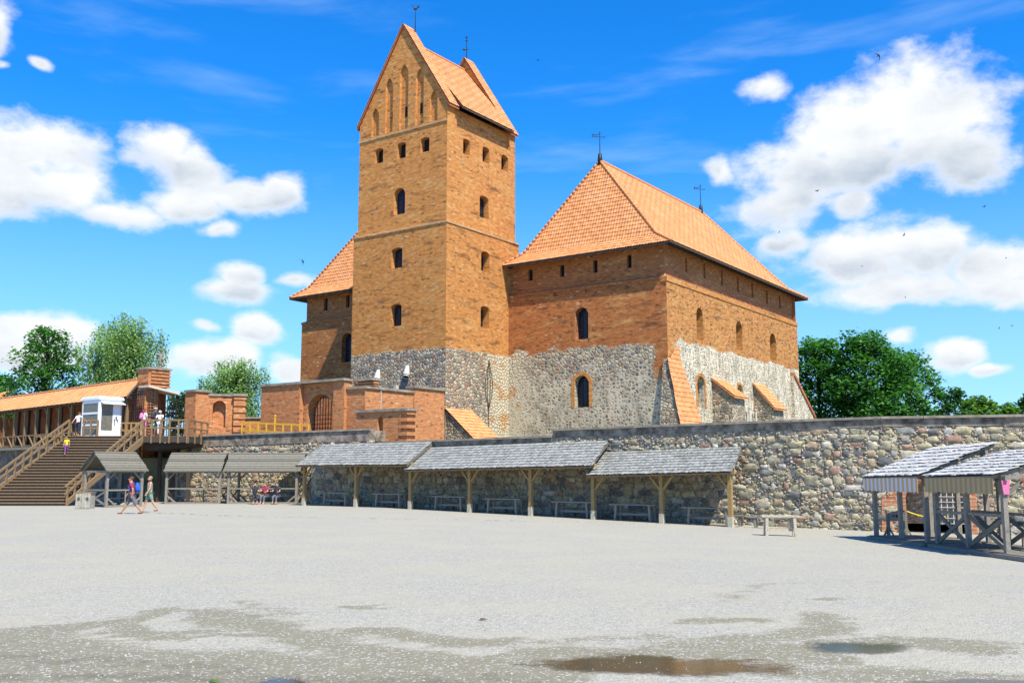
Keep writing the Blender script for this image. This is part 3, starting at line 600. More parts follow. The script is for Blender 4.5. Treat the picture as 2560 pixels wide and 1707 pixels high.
for (x, y) in [(978, 290), (1011.5, 279), (1049.5, 269)]:
    mb = MB(); s_, z_ = plG.px(x, y); mb.hexa([plG.P(s_ + i, z_ + j, -.215) for i, j in ((-.11, -.42), (.11, -.42), (.11, .42), (-.11, .42))], [plG.P(s_ + i, z_ + j, -.19) for i, j in ((-.11, -.42), (.11, -.42), (.11, .42), (-.11, .42))])
    mb.build('slit', 'void_dark', tw)
def coping(off):
    mb = MB(); pl = Plane(plG.O - plG.n * off, plG.t); tip = zap + .14
    for sg, x0, z0 in ((-1, -.30, zsl - .42), (1, wg + .30, zsr - .42)):
        for d0, d1, th in ((.16, -GT - .14, .12),):
            A = pl.P(x0, z0, d0); B = pl.P(wg / 2, tip, d0); A2 = pl.P(x0, z0, d1); B2 = pl.P(wg / 2, tip, d1)
            dn = Z * -.16; mb.hexa([A + dn, B + dn, B2 + dn, A2 + dn], [A, B, B2, A2])
    o = mb.build('coping', 'dark_tile', tw); mb = MB()
    for sg in (-1, 1):
        x0 = -.34 if sg < 0 else wg + .34; z0 = zsl - .40
        A = pl.P(x0, z0, .2); B = pl.P(wg / 2, tip + .03, .2); A2 = pl.P(x0, z0, -GT - .18); B2 = pl.P(wg / 2, tip + .03, -GT - .18)
        if sg > 0: tiles(mb, A, A2, B, B2, amp=.03, lift=.03)
        else: tiles(mb, A2, A, B2, B, amp=.03, lift=.03)
    mb.build('coping_tiles', 'roof_tile', tw)
coping(0); coping(s2 - GT - .1)
# main roof of the tower
eR = -.42; a0, a1 = ST + GT + .1, TS - ST - GT - .1; plm = Plane(C(0, TW / 2, 0), va); _, zrt = plm.px(1066, 116)
zrt = zap - 1.05; _pe = Plane(C(0, eR, 0), va); ze_t = (_pe.px(1141, 252)[1] + _pe.px(1300, 338)[1]) / 2 - .05
mb = MB(); tiles(mb, C(a0, eR, ze_t), C(a1, eR, ze_t), C(a0, TW / 2, zrt), C(a1, TW / 2, zrt)); tiles(mb, C(a1, TW - eR, ze_t), C(a0, TW - eR, ze_t), C(a1, TW / 2, zrt), C(a0, TW / 2, zrt))
# the eaves also pass in front of the pier of the rear gable
mb.build('roof', 'roof_tile', tw)
mb = MB(); mb.hexa([C(a0, eR, ze_t - .16), C(a1, eR, ze_t - .16), C(a1, TW / 2, zrt - .2), C(a0, TW / 2, zrt - .2)], [C(a0, eR, ze_t - .04), C(a1, eR, ze_t - .04), C(a1, TW / 2, zrt - .04), C(a0, TW / 2, zrt - .04)])
mb.hexa([C(a0, TW - eR, ze_t - .16), C(a1, TW - eR, ze_t - .16), C(a1, TW / 2, zrt - .2), C(a0, TW / 2, zrt - .2)], [C(a0, TW - eR, ze_t - .04), C(a1, TW - eR, ze_t - .04), C(a1, TW / 2, zrt - .04), C(a0, TW / 2, zrt - .04)])
mb.build('eaves', 'dark_wood', tw)
mb = MB(); ridge(mb, C(a0, TW / 2, zrt + .06), C(a1, TW / 2, zrt + .06), .12); mb.build('ridge_tiles', 'roof_tile', tw, smooth=True)
# string courses
e = .07
for zc_, ii, hh in ((ZC, 0, .10), (ZG, ST, .12)):
    mb = MB()
    P0, P1, P2 = C(ii - e, TW - ii + e, zc_), C(ii - e, ii - e, zc_), C(TS - ii, ii - e, zc_); i1 = ii + ST + .02
    Q0, Q1, Q2 = C(i1, TW - i1, zc_), C(i1, i1, zc_), C(TS - i1, i1, zc_)
    segs = [(P0, P1, Q0, Q1)] + ([(P1, P2, Q1, Q2)] if zc_ == ZC else [])
    for a, b, c, d in segs: mb.hexa([a - Z * hh, b - Z * hh, d - Z * hh, c - Z * hh], [a + Z * .03, b + Z * .03, d + Z * .16, c + Z * .16])
    mb.build('string_course', 'pale_course', tw)
# chutes on the base of the tower
for (x, y) in [(949, 940), (1022, 930)]:
    s_, z_ = plF.px(x, y); mb = MB(); p = plF.P(s_ + .06, z_ - .42, .40); q = plF.P(s_ - .1, z_ + .42, .05)
    mb.tube([p, p.lerp(q, .45), q], [.27, .24, .14], 12, cap=False); mb.ell(q, (.14, .14, .10)); o = mb.build('chute_hood', 'white_metal', tw); mb = MB(); mb.tube([p + (q - p) * .1, p + (q - p) * .14], [.3, .3], 12); mb.build('chute_mouth', 'void_dark', o)
s_, z_ = plF.px(995, 969); mb = MB(); mb.box(plF.P(s_, z_, .2), (.3, .25, .35), .9); mb.build('floodlight', 'white_metal', tw)
# cables down the right face
mb = MB()
for k, dx in enumerate((-.30, -.14, .14, .34)):
    s_, zt_ = plR.px(1221, 905); zb_ = plR.px(1218, 1075)[1]
    pts = [plR.P(s_ + .02 * k, zt_ + .15 * (k % 2), .05)] + [plR.P(s_ + dx * math.sin(math.pi * min(1, t / .7)) * 1.5 - .05 * t, zt_ - (zt_ - zb_) * t, .06) for t in (.05, .12, .22, .35, .5, .7, 1.)]
    mb.tube(pts, .022, 5)
mb.build('cable', 'iron', tw)
# tiled buttress at the foot of the tower
mb = MB(); zA = plR.px(1107, 1018)[1] - .05; bt = 3.1
def cpx(a_, x, y): return Plane(C(a_, 0, 0), -vb).px(x, y)
_, zB = cpx(0, 1180, 1092); dB = cpx(0, 1180, 1092)[0]
mb.hexa([C(.05, 0, zA - .12), C(.05, -dB, zB - .12), C(.05, -dB, 2), C(.05, 0, 2)], [C(bt, 0, zA - .12), C(bt, -dB, zB - .12), C(bt, -dB, 2), C(bt, 0, 2)])
bo = mb.build('buttress', 'rough_stone', tw)
k_ = (zB - zA) / dB; mb = MB(); tiles(mb, C(-.08, -dB - .5, zB + k_ * .5), C(bt + .1, -dB - .5, zB + k_ * .5), C(-.08, 0, zA), C(bt + .1, 0, zA)); mb.build('buttress_roof', 'roof_tile', bo)

# ------------------------------------------------------------------ wings
def wing(lbl, bi, bo, sg, front):
    """bi inner, bo outer b coordinate; sg=-1 right wing"""
    w = thing('palace_wing', lbl, 'castle wing', C(WF, bi, 0)); W_ = abs(bo - bi)
    L, R = (bi, bo) if sg < 0 else (bo, bi); plf = Plane(C(WF, L, 0), -vb); plf2 = Plane(C(WF + .3, L - (.0 if sg < 0 else .3), 0), -vb)
    hs = holes_px(plf, front['win']); sl = holes_px(plf2, front['slit']); mb = MB()
    panel(mb, plf, [(0, .5), (W_, .5), (W_, ZL), (0, ZL)], hs, .6)
    if sg > 0: mb.q([C(WF + WL, bo, .5), C(WF, bo, .5), C(WF, bo, ZL), C(WF + WL, bo, ZL)])
    mb.q([C(WF + WL, R, .5), C(WF + WL, L, .5), C(WF + WL, L, ZL), C(WF + WL, R, ZL)])
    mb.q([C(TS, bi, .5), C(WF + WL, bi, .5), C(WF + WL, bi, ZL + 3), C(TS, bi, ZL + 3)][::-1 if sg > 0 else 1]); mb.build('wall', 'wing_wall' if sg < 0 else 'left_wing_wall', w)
    for h in hs: window(w, plf, h, .55, nx=2, nz=5)
    mb = MB(); o = .3; zu = ZE + .35
    panel(mb, plf2, [(0, ZL), (W_ - .3, ZL), (W_ - .3, zu), (0, zu)], sl, .3)
    bo2 = bo + o * (1 if sg < 0 else -1)
    if sg > 0: mb.q([C(WF + WL - o, bo2, ZL), C(WF + o, bo2, ZL), C(WF + o, bo2, zu), C(WF + WL - o, bo2, zu)])
    mb.q([C(WF + WL - o, R, ZL), C(WF + WL - o, L, ZL), C(WF + WL - o, L, zu), C(WF + WL - o, R, zu)])
    if sg < 0:
        plS = Plane(C(WF + o, bo2, 0), va); ss = holes_px(plS, front['sideslit']); panel(mb, plS, [(0, ZL), (WL - 2 * o, ZL), (WL - 2 * o, zu), (0, zu)], ss, .3)
        for h in ss: window(w, plS, h, .26, mat='wing_brick', bars=False, name='slit_opening')
    mb.build('attic_wall', 'wing_brick', w)
    for h in sl: window(w, plf2, h, .26, mat='void_dark' if sg < 0 else 'glass', bars=False, name='slit_opening')
    # ledge
    mb = MB(); e = .06
    def led(a, b, c, d, hh=.28): mb.hexa([a - Z * hh, b - Z * hh, d - Z * hh, c - Z * hh], [a + Z * .05, b + Z * .05, d + Z * .22, c + Z * .22])
    so = -1 if sg < 0 else 1
    if sg > 0: led(C(WF - e, bo + e, ZL), C(WF - e, bi, ZL), C(WF + o + .02, bo2 - .02, ZL), C(WF + o + .02, bi, ZL), .12)
    else: led(C(WF - e, bi, ZL), C(WF - e, bo - e, ZL), C(WF + o + .02, bi, ZL), C(WF + o + .02, bo2 + .02, ZL), .1)
    mb.build('ledge', 'wing_brick', w)
    if sg < 0:
        mb = MB(); led(C(WF - e, bo - e, ZL), C(WF + WL + e, bo - e, ZL), C(WF + o, bo2 + .02, ZL), C(WF + WL - o, bo2 + .02, ZL), .30); led(C(WF - .02, bo + .5, ZL), C(WF - .1, bo - .1, ZL), C(WF + o + .02, bo2 + .5, ZL), C(WF + o + .02, bo2 + .02, ZL), .32); mb.build('side_ledge', 'tower_brick', w)
    # roof
    bO = bo + so * OV; bI = bi - so * (.18 if sg < 0 else .0); mid = (bi + bo) / 2; zb = ZE + .95; A0, A1 = WF - OV, WF + WL + OV
    i1, i2 = .95, 1.65; p = lambda a, b, z: C(a, b, z)
    e00, e01, e10, e11 = p(A0, bI, ZE), p(A0, bO, ZE), p(A1, bI, ZE), p(A1, bO, ZE)
    m00, m01, m10, m11 = p(A0 + i1, bI + so * i2, zb), p(A0 + i1, bO - so * i2, zb), p(A1 - i1, bI + so * i2, zb), p(A1 - i1, bO - so * i2, zb)
    r0, r1 = p(R0, mid, ZR), p(R1, mid, ZR)
    mb = MB(); und = MB()
    def face(BL, BR, TL, TR):
        if sg > 0: BL, BR, TL, TR = BR, BL, TR, TL
        tiles(mb, BL, BR, TL, TR); d = Z * -.03; d2 = Z * -.15
        q = [BL, BR, TR, TL] if (TR - TL).length > .01 else [BL, BR, TL]
        und.hexa([x + d2 for x in q], [x + d for x in q])
    face(e00, e01, m00, m01); face(m00, m01, r0, r0); face(e01, e11, m01, m11); face(m01, m11, r0, r1)
    face(e11, e10, m11, m10); face(m11, m10, r1, r1); face(e10, e00, m10, m00); face(m10, m00, r1, r0)
    ro = mb.build('roof', 'roof_tile', w); und.build('eaves', 'dark_wood', w)
    mb = MB(); up = Z * .07
    for a_, b_ in ((e00, m00), (m00, r0), (e01, m01), (m01, r0), (r0, r1), (m11, r1), (e11, m11), (m10, r1)): ridge(mb, a_ + up, b_ + up, .14)
    mb.build('ridge_tiles', 'roof_tile', ro, smooth=True)
    mb = MB(); n_ = 34                                                    # rafter feet under the eaves
    if sg < 0:
        for k in range(n_):
            a = WF + .3 + (WL - .6) * k / (n_ - 1); mb.beam(C(a, bo + .4, ZE + .28), C(a, bO - .06 * so * -1 * -1 + .14, ZE - .14 + .02), .12, .14)
    for k in range(16):
        b = bi + (bo - bi) * (k + .5) / 16; mb.beam(C(WF + .4, b, ZE + .3), C(A0 + .12, b, ZE - .1), .12, .14)
    mb.build('rafter', 'dark_wood', w)
    return w, plf, hs
wr, plWF, hw = wing('broad brick and stone castle wing right of the tower with high hipped orange roof', 0, -WW, -1, dict(
    win=[(1454, 768, 848, 33, 'round'), (1454, 938, 1018, 36, 'round')],
    slit=[(1326, 674, 702, 11, 'rect'), (1405, 662, 692, 11, 'rect'), (1488, 650, 682, 11, 'rect'), (1573, 637, 670, 11, 'rect')],
    sideslit=[(x / 2.53 + 1620, y0 / 2.53 + 500, y1 / 2.53 + 500, 5, 'rect') for x, y0, y1 in [(241, 365, 455), (356, 405, 497), (466, 445, 540), (568, 490, 580), (659, 525, 615), (751, 570, 655), (832, 605, 685)]]))
plS = Plane(C(WF, -WW, 0), va); mb = MB()
sw = holes_px(plS, [(1748.5, 769, 849, 16, 'round'), (1847, 803, 874, 15, 'round'), (1931.5, 833, 901, 15, 'round'), (1751.5, 940, 1018, 19, 'round'), (1849, 961, 1000, 13, 'round')])
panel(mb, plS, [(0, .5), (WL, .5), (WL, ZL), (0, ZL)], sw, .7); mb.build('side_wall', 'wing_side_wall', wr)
for h in sw: window(wr, plS, h, .65, nx=1, nz=5, bmat='brown_wood', bt=.06)
# brick rings round the windows
def ringbrick(pl, h, w_=.32, parent=wr, d=.03, name='brick_surround', mat='tower_brick'):
    xs = [p[0] for p in h]; zs = [p[1] for p in h]; cx = (min(xs) + max(xs)) / 2; z0 = min(zs); r = (max(xs) - min(xs)) / 2; zc = max(zs) - r; mb = MB()
    prof = [(cx - r, z0)] + [(cx + r * math.cos(t), zc + r * math.sin(t)) for t in [math.pi * (1 - k / 10) for k in range(11)]] + [(cx + r, z0)]
    outp = [(cx - r - w_, z0)] + [(cx + (r + w_) * math.cos(t), zc + (r + w_) * math.sin(t)) for t in [math.pi * (1 - k / 10) for k in range(11)]] + [(cx + r + w_, z0)]
    for a, b, c, e in zip(prof, prof[1:], outp, outp[1:]): mb.hexa([pl.P(a[0], a[1], -.02), pl.P(b[0], b[1], -.02), pl.P(e[0], e[1], -.02), pl.P(c[0], c[1], -.02)], [pl.P(a[0], a[1], d), pl.P(b[0], b[1], d), pl.P(e[0], e[1], d), pl.P(c[0], c[1], d)])
    mb.build(name, mat, parent)
ringbrick(plWF, hw[1], .28); ringbrick(plWF, hw[0], .26, mat='wing_brick'); ringbrick(plS, sw[3], .25); ringbrick(plS, sw[4], .2)
# tiled corner buttress
ztp = plS.px(1662, 893)[1]; db = 1.75; zq_ = 2.4
mb = MB()
mb.hexa([C(WF - .95, -WW + .5, zq_), C(WF - .95, -WW - db, zq_), C(WF + 3.6, -WW - db, zq_), C(WF + 3.6, -WW + .5, zq_)],
        [C(WF - .2, -WW + .3, ztp - .1), C(WF - .2, -WW - .02, ztp - .1), C(WF + 1.7, -WW - .02, ztp - .1), C(WF + 1.7, -WW + .3, ztp - .1)])
b1 = mb.build('corner_buttress', 'rough_stone', wr); mb = MB()
tiles(mb, C(WF - 1.05, -WW - db - .08, zq_), C(WF + 3.75, -WW - db - .08, zq_), C(WF - .35, -WW - .10, ztp), C(WF + 1.8, -WW - .10, ztp), amp=.05)
tiles(mb, C(WF + .05, -WW - .10, ztp), C(WF + 1.8, -WW - .10, ztp), C(WF + 1.6, -WW + .02, ztp + 1.1), C(WF + 1.75, -WW + .02, ztp + 1.1), amp=.05)
mb.build('buttress_roof', 'roof_tile', b1)
# two side buttresses with tiled tops and the far one
for (xt, yt, x1_, y1_, wA) in [(1779, 945, 1829, 983, 2.5), (1882, 957, 1929, 1010, 2.7)]:
    s0, zt_ = plS.px(xt, yt); plb = Plane(C(WF + s0, -WW, 0), -vb); d_, zl_ = plb.px(x1_, y1_); wA_ = plS.px(xt, yt)[0]; s1_ = wA
    P = lambda s_, d, z: C(WF + s0 + s_, -WW - d, z); mb = MB()
    mb.hexa([P(0, -.1, 1.5), P(0, d_, 1.5), P(s1_, d_, 1.5), P(s1_, -.1, 1.5)], [P(0, -.1, zt_ - .15), P(0, d_, zl_ - .15), P(s1_, d_, zl_ - .15), P(s1_, -.1, zt_ - .15)])
    b1 = mb.build('buttress', 'rough_stone', wr); kk = (zl_ - zt_) / d_; mb = MB()
    tiles(mb, P(-.15, d_ + .3, zl_ + kk * .3), P(s1_ + .15, d_ + .3, zl_ + kk * .3), P(-.15, 0, zt_), P(s1_ + .15, 0, zt_)); mb.hexa([P(-.15, d_ + .3, zl_ + kk * .3 - .12), P(s1_ + .15, d_ + .3, zl_ + kk * .3 - .12), P(s1_ + .15, 0, zt_ - .12), P(-.15, 0, zt_ - .12)], [P(-.15, d_ + .3, zl_ + kk * .3 - .02), P(s1_ + .15, d_ + .3, zl_ + kk * .3 - .02), P(s1_ + .15, 0, zt_ - .02), P(-.15, 0, zt_ - .02)])
    mb.build('buttress_roof', 'roof_tile', b1)
s0, zt_ = plS.px(1976, 940); P = lambda s_, d, z: C(WF + s_, -WW - d, z); mb = MB(); d_, zl_ = plS.px(2030, 1049)
mb.hexa([P(s0, .3, zt_), P(d_, .3, zl_), P(d_, .3, 1), P(s0, .3, 1)], [P(s0, -2, zt_), P(d_, -2, zl_), P(d_, -2, 1), P(s0, -2, 1)]); b1 = mb.build('buttress', 'wing_side_wall', wr)
mb = MB(); mb.hexa([P(s0, .42, zt_), P(d_, .42, zl_), P(d_, -2.1, zl_), P(s0, -2.1, zt_)], [P(s0, .42, zt_ + .32), P(d_, .42, zl_ + .32), P(d_, -2.1, zl_ + .32), P(s0, -2.1, zt_ + .32)]); mb.build('buttress_roof', 'dark_tile', b1)
wl, plLF, _ = wing('darker brick castle wing left of the tower, half hidden behind it', TW, LW, 1, dict(win=[(868, 832, 905, 26, 'round')], slit=[(815, 745, 777, 9, 'rect'), (870, 738, 768, 9, 'rect')], sideslit=[]))
# chimney pipe on the side wall
for (x, y) in [(1864, 1030), (1880, 1035)]:
    mb = MB(); s_, z_ = plS.px(x, y); mb.tube([plS.P(s_, z_ - .9, .35), plS.P(s_, z_ + .3, .35)], .09, 8); mb.tube([plS.P(s_, z_ + .3, .35), plS.P(s_, z_ + .42, .35)], .15, 8)
    mb.build('vent_pipe', 'white_metal', wr)
# ------------------------------------------------------------------ weather vanes and finials (part of their building)
def finial(base, h, parent, flag=True, big=1.):
    mb = MB(); b = Vector(base); mb.tube([b - Z * .3, b + Z * .25 * h, b + Z * .27 * h], [.26 * big, .17 * big, .06], 10); o = mb.build('finial_base', 'vane_metal', parent, smooth=True)
    mb = MB(); mb.tube([b, b + Z * h], [.05 * big, .025 * big], 6); f = b + Z * h * .82; x = Vector((1, .2, 0)).normalized()
    if flag:
        L = .75 * big
        for dz in (0, .2 * big): mb.beam(f - x * L + Z * dz, f + x * .25 * (1 if dz == 0 else .2) + Z * dz, .03, .04)
        mb.beam(f - x * L, f - x * L * .75 + Z * .1, .03, .05); mb.beam(f - x * L + Z * .2, f - x * L * .75 + Z * .1, .03, .05); mb.beam(f - x * L * .55, f - x * L * .55 + Z * .2 * big, .03, .04); mb.beam(f - x * .25, f - x * .25 + Z * .2 * big, .03, .04)
        mb.beam(f + x * .1, f + x * .5 * big, .03, .04); mb.beam(f + x * .5 * big, f + x * .38 * big + Z * .1, .03, .04)
        mb.beam(f + Z * .35 - x * .12, f + Z * .35 + x * .12, .03, .04)
    mb.build('weather_vane', 'vane_metal', parent)
finial(C(R0, -WW / 2, ZR), 2.5, wr, True, .9); finial(C(R1 - .1, -WW / 2, ZR), 2.8, wr, True, .9)
def rooster(base, h, parent):
    b = Vector(base); mb = MB(); mb.tube([b, b + Z * h], [.05, .02], 6); c = b + Z * h; x = Vector((1, 0, 0))
    if parent is g1:
        mb.ell(c - x * .0 + Z * .05, (.17, .05, .11)); mb.tube([c - x * .1 + Z * .08, c - x * .22 + Z * .3], [.07, .03], 6); mb.tube([c + x * .1 + Z * .08, c + x * .26 + Z * .3, c + x * .34 + Z * .12], [.06, .06, .02], 6); mb.ell(c - x * .24 + Z * .32, (.07, .03, .05))
    else:
        mb.ell(c - Z * .2, (.09, .09, .09)); mb.ell(c - Z * 1.3 - x * .18, (.16, .05, .09)); mb.beam(c - Z * 1.28 - x * .3, c - Z * 1.28 + x * .25, .03, .04)
        mb.beam(c - Z * .5 - x * .12, c - Z * .5 + x * .12, .03, .1)
    mb.build('weather_vane', 'vane_metal', parent)
rooster(plG.P(wg / 2 + .35, zap + .1 - .3, -GT), 1.9, g1); rooster(plG.P(wg / 2, zap + .1, -(s2 - GT - .1) - .2), 2.2, g2)
# ------------------------------------------------------------------ curtain wall of the yard
PA, PB = G(762, 1263), G(1825, 1317); PA.z = PB.z = 0; cd = (PB - PA).normalized(); cn = Vector((-cd.y, cd.x, 0))        # line of the canopy posts, cn points to the wall
plPost = Plane(PA, cd); plWB = Plane(PA + cn * 2.5, cd)
def on(pl, px): s_, _ = pl.px(px, 1186); return pl.P(s_, 0)
w0 = on(plWB, 872); w1 = on(plWB, 1383); w2_ = on(plWB, 1985)
def turn(v, deg): a = math.radians(deg); return Vector((v.x * math.cos(a) - v.y * math.sin(a), v.x * math.sin(a) + v.y * math.cos(a), 0))
w3 = w2_ + turn(cd, 9) * 3.6; w4 = w3 + turn(cd, 15) * 6.5; w5 = w4 + turn(cd, 18) * 12
def yz(P, px, py):
    """height at which pixel row py meets the vertical through P"""
    r = ray(px, py); return CAMH + r.z / r.y * P.y
def pxof(P, z):
    d = P.y * math.cos(TH) + (z - CAMH) * math.sin(TH); v = -P.y * math.sin(TH) + (z - CAMH) * math.cos(TH); return 1280 + F * P.x / d, 853.5 - F * v / d
def ico(n=1):
    t = (1 + 5 ** .5) / 2; V = [Vector(v).normalized() for v in [(-1, t, 0), (1, t, 0), (-1, -t, 0), (1, -t, 0), (0, -1, t), (0, 1, t), (0, -1, -t), (0, 1, -t), (t, 0, -1), (t, 0, 1), (-t, 0, -1), (-t, 0, 1)]]
    Fc = [(0, 11, 5), (0, 5, 1), (0, 1, 7), (0, 7, 10), (0, 10, 11), (1, 5, 9), (5, 11, 4), (11, 10, 2), (10, 7, 6), (7, 1, 8), (3, 9, 4), (3, 4, 2), (3, 2, 6), (3, 6, 8), (3, 8, 9), (4, 9, 5), (2, 4, 11), (6, 2, 10), (8, 6, 7), (9, 8, 1)]
    for _ in range(n):
        c = {}; F2 = []
        def md(a, b):
            k = (min(a, b), max(a, b))
            if k not in c: c[k] = len(V); V.append(((V[a] + V[b]) / 2).normalized())
            return c[k]
        for a, b, d in Fc: x, y, z = md(a, b), md(b, d), md(d, a); F2 += [(a, x, z), (b, y, x), (d, z, y), (x, y, z)]
        Fc = F2
    return V, Fc
IV, IF = ico(1); IV0, IF0 = ico(0); IV2, IF2 = ico(2)
def stone(mb, pl, s_, z, w, h, d, big=True, off=0.):
    V, Fc = (IV2, IF2) if big and w > .42 else (IV, IF) if big else (IV0, IF0); i0 = len(mb.v); sd = U(0, 50); a = U(-.3, .3); ca, sa = math.cos(a), math.sin(a); sq = U(.72, 1.)
    for v in V:
        k = 1 + .26 * noise.noise(v * 1.3 + Vector((sd, 0, 0)))
        x, y = v.x, v.z; m_ = max(abs(x), abs(y)); l = math.hypot(x, y) + 1e-6; bx = 1 / max(m_ / l, .75) if l > .3 else 1; bx = 1 + (bx - 1) * sq
        x *= bx * k; y *= bx * k; x, y = x * ca - y * sa, x * sa + y * ca
        mb.v.append(pl.P(s_ + x * w / 2, z + y * h / 2, off + v.y * -d * k))
    mb.f += [tuple(i0 + q for q in f) for f in Fc]
def stonewall(mb, pl, L, zt, z0=0., skip=None, ms=1.):
    z = z0 - .85
    while True:
        h = U(.26, .44) * ms; s_ = U(0, .3)
        if z > max(zt(0), zt(L)): break
        while s_ < L:
            w = (U(.22, .5) if rnd() < .72 else U(.5, .82)) * ms; zz = z + h / 2 + U(-.05, .05); c = s_ + w / 2
            hh = h * U(.72, 1.08)
            if zz + hh * .42 < zt(c) and not (skip and skip(c, zz, w / 2)) and rnd() > .05: stone(mb, pl, c, zz, w * .96, hh * (1.12 if w > .6 else 1), U(.045, .095), True, U(-.035, .005))
            for _ in range(5):
                a, b = s_ + w + U(-.07, .09), z + U(0, h)
                if b < zt(a) - .05 and not (skip and skip(a, b, .05)): stone(mb, pl, a, b, U(.06, .17), U(.05, .13), U(.04, .08), False)
            a, b = c + U(-w / 2, w / 2), z + h + U(-.04, .06)
            if b < zt(a) - .05 and not (skip and skip(a, b, .05)): stone(mb, pl, a, b, U(.10, .24), U(.05, .10), U(.05, .09), False)
            s_ += w + U(.02, .10)
        z += h * .93
def capband(band, cap, A, B, za, zb, hb=.42, th=.7):
    """plaster band under a slab of capping between two plan points"""
    t = (B - A).normalized(); n = t.cross(Z)
    f = lambda P, z, d: Vector((P.x, P.y, z)) + n * d
    band.hexa([f(A, za - hb, .04), f(B, zb - hb, .04), f(B, zb - hb, -th), f(A, za - hb, -th)], [f(A, za - .1, .04), f(B, zb - .1, .04), f(B, zb - .1, -th), f(A, za - .1, -th)])
    e = t * 0; L = (B - A).length; k = max(1, int(L / 1.4))
    for i in range(k):
        a, b = A + (B - A) * (i / k), A + (B - A) * ((i + 1) / k) - t * .012; z_a, z_b = za + (zb - za) * i / k, za + (zb - za) * (i + 1) / k; q = U(-.012, .012)
        cap.hexa([f(a, z_a - .1, .14 + q), f(b, z_b - .1, .14 + q), f(b, z_b - .1, -th - .1), f(a, z_a - .1, -th - .1)], [f(a, z_a, .14 + q), f(b, z_b, .14 + q), f(b, z_b, -th - .1), f(a, z_a, -th - .1)])
def yardwall(name, label, pts, ztops, skip=None, arch_=None, hb=.42):
    th = thing(name, label, 'stone wall', pts[0]); core, st, band, cap = MB(), MB(), MB(), MB()
    for A, B, za, zb in zip(pts, pts[1:], ztops, ztops[1:]):
        pl = Plane(A, B - A); L = (B - A).length; zt = lambda s_, za=za, zb=zb, L=L: za + (zb - za) * s_ / L
        sk = skip if skip and B is skipB else None
        if sk: panel(core, pl, [(0, -1.2), (HOLE[0][0], -1.2)] + HOLE[1:-1][::1] + [(HOLE[-1][0], -1.2), (L, -1.2), (L, zb - .1), (0, za - .1)], [], .3)
        else: core.q([pl.P(0, -1.2), pl.P(L, -1.2), pl.P(L, zb - .1), pl.P(0, za - .1)])
        stonewall(st, pl, L, lambda s_: zt(s_) - hb + .02, skip=sk); capband(band, cap, A, B, za, zb, hb)
        core.q([pl.P(L, -.2, -.69), pl.P(0, -.2, -.69), pl.P(0, za - .1, -.69), pl.P(L, zb - .1, -.69)])
    A, B = pts[0], pts[1]; pl = Plane(A, B - A); core.q([pl.P(0, -.2, -.69), pl.P(0, -.2), pl.P(0, ztops[0] - .1), pl.P(0, ztops[0] - .1, -.69)])
    A, B = pts[-2], pts[-1]; pl = Plane(A, B - A); L = (B - A).length; core.q([pl.P(L, -.2), pl.P(L, -.2, -.69), pl.P(L, ztops[-1] - .1, -.69), pl.P(L, ztops[-1] - .1)])
    core.build('mortar', 'rubble_mortar', th); st.build('stonework', 'fieldstone', th, smooth=True); band.build('plaster_band', 'band_plaster', th); cap.build('capstones', 'capstone', th)
    return th
# gateway opening in the last stretch behind the market stalls
plE = Plane(w3, w4 - w3); gc, _ = plE.px(2338, 1186); gw = 1.15; gh = .82; gzz = -.55
HOLE = [(gc - gw, -.2)] + [(gc - gw * math.cos(math.pi * k / 12), gh + gw * .62 * math.sin(math.pi * k / 12)) for k in range(13)] + [(gc + gw, -.2)]
skipB = w4
def skipf(s_, z, r):
    return abs(s_ - gc) < gw + .95 + r and z < gh + gw * .62 + .3 + r * .6 and (abs(s_ - gc) < gw + .1 + r or z < 1.3) if s_ < gc else (abs(s_ - gc) < gw + .3 + r and z < gh + gw * .62 + .35)
zB0, zB1 = yz(w0, 872, 1108), yz(w1, 1383, 1088)
zC0, zC1 = yz(w1, 1383, 1072), yz(w2_, 1985, 1049)
x3, x4 = pxof(w3, 3.5)[0], pxof(w4, 3.5)[0]
zC2 = yz(w3, x3, 1041); zC3 = yz(w4, x4, 1034)
wm1 = on(plWB, 778)
wallL = yardwall('curtain_wall', 'lower stone yard wall running behind the left two shingled canopies', [wm1, w0, w1], [yz(wm1, 778, 1128), zB0, zB1])
wallR = yardwall('curtain_wall', 'long field stone yard wall with grey capping at the right, rising one step above the lower part', [w1, w2_, w3, w4, w5], [zC0, zC1, zC2, zC3, zC3 + .15], skip=skipf)
# brick lining, passage and lattice of the gateway
gt = thing('gateway', 'arched brick gateway with iron lattice in the stone wall behind the market stalls', 'gateway', plE.P(gc, 0))
mb = MB()
inn = HOLE[1:-1]; k = .30
prof = [(gc - gw, gzz)] + inn + [(gc + gw, gzz)]
outp = [(gc - gw - .95, gzz)] + [(gc + (x - gc) * (1 + k / gw), gh + (z - gh) * (1 + k / (gw * .62))) for x, z in inn] + [(gc + gw + .3, gzz)]
outp[1] = (gc - gw - .9, gh + .0); outp[2] = (gc - gw - .55, gh + .4)
for a, b, c, e in zip(prof, prof[1:], outp, outp[1:]): mb.hexa([plE.P(a[0], a[1], -.7), plE.P(b[0], b[1], -.7), plE.P(e[0], e[1], -.7), plE.P(c[0], c[1], -.7)], [plE.P(a[0], a[1], .05), plE.P(b[0], b[1], .05), plE.P(e[0], e[1], .05), plE.P(c[0], c[1], .05)])
mb.build('brick_surround', 'rail_brick', gt)
mb = MB()
for sx in (-1, 1): mb.q([plE.P(gc + sx * gw, -1, -.7), plE.P(gc + sx * gw, -1, -5), plE.P(gc + sx * gw, gh + .9, -5), plE.P(gc + sx * gw, gh + .9, -.7)])
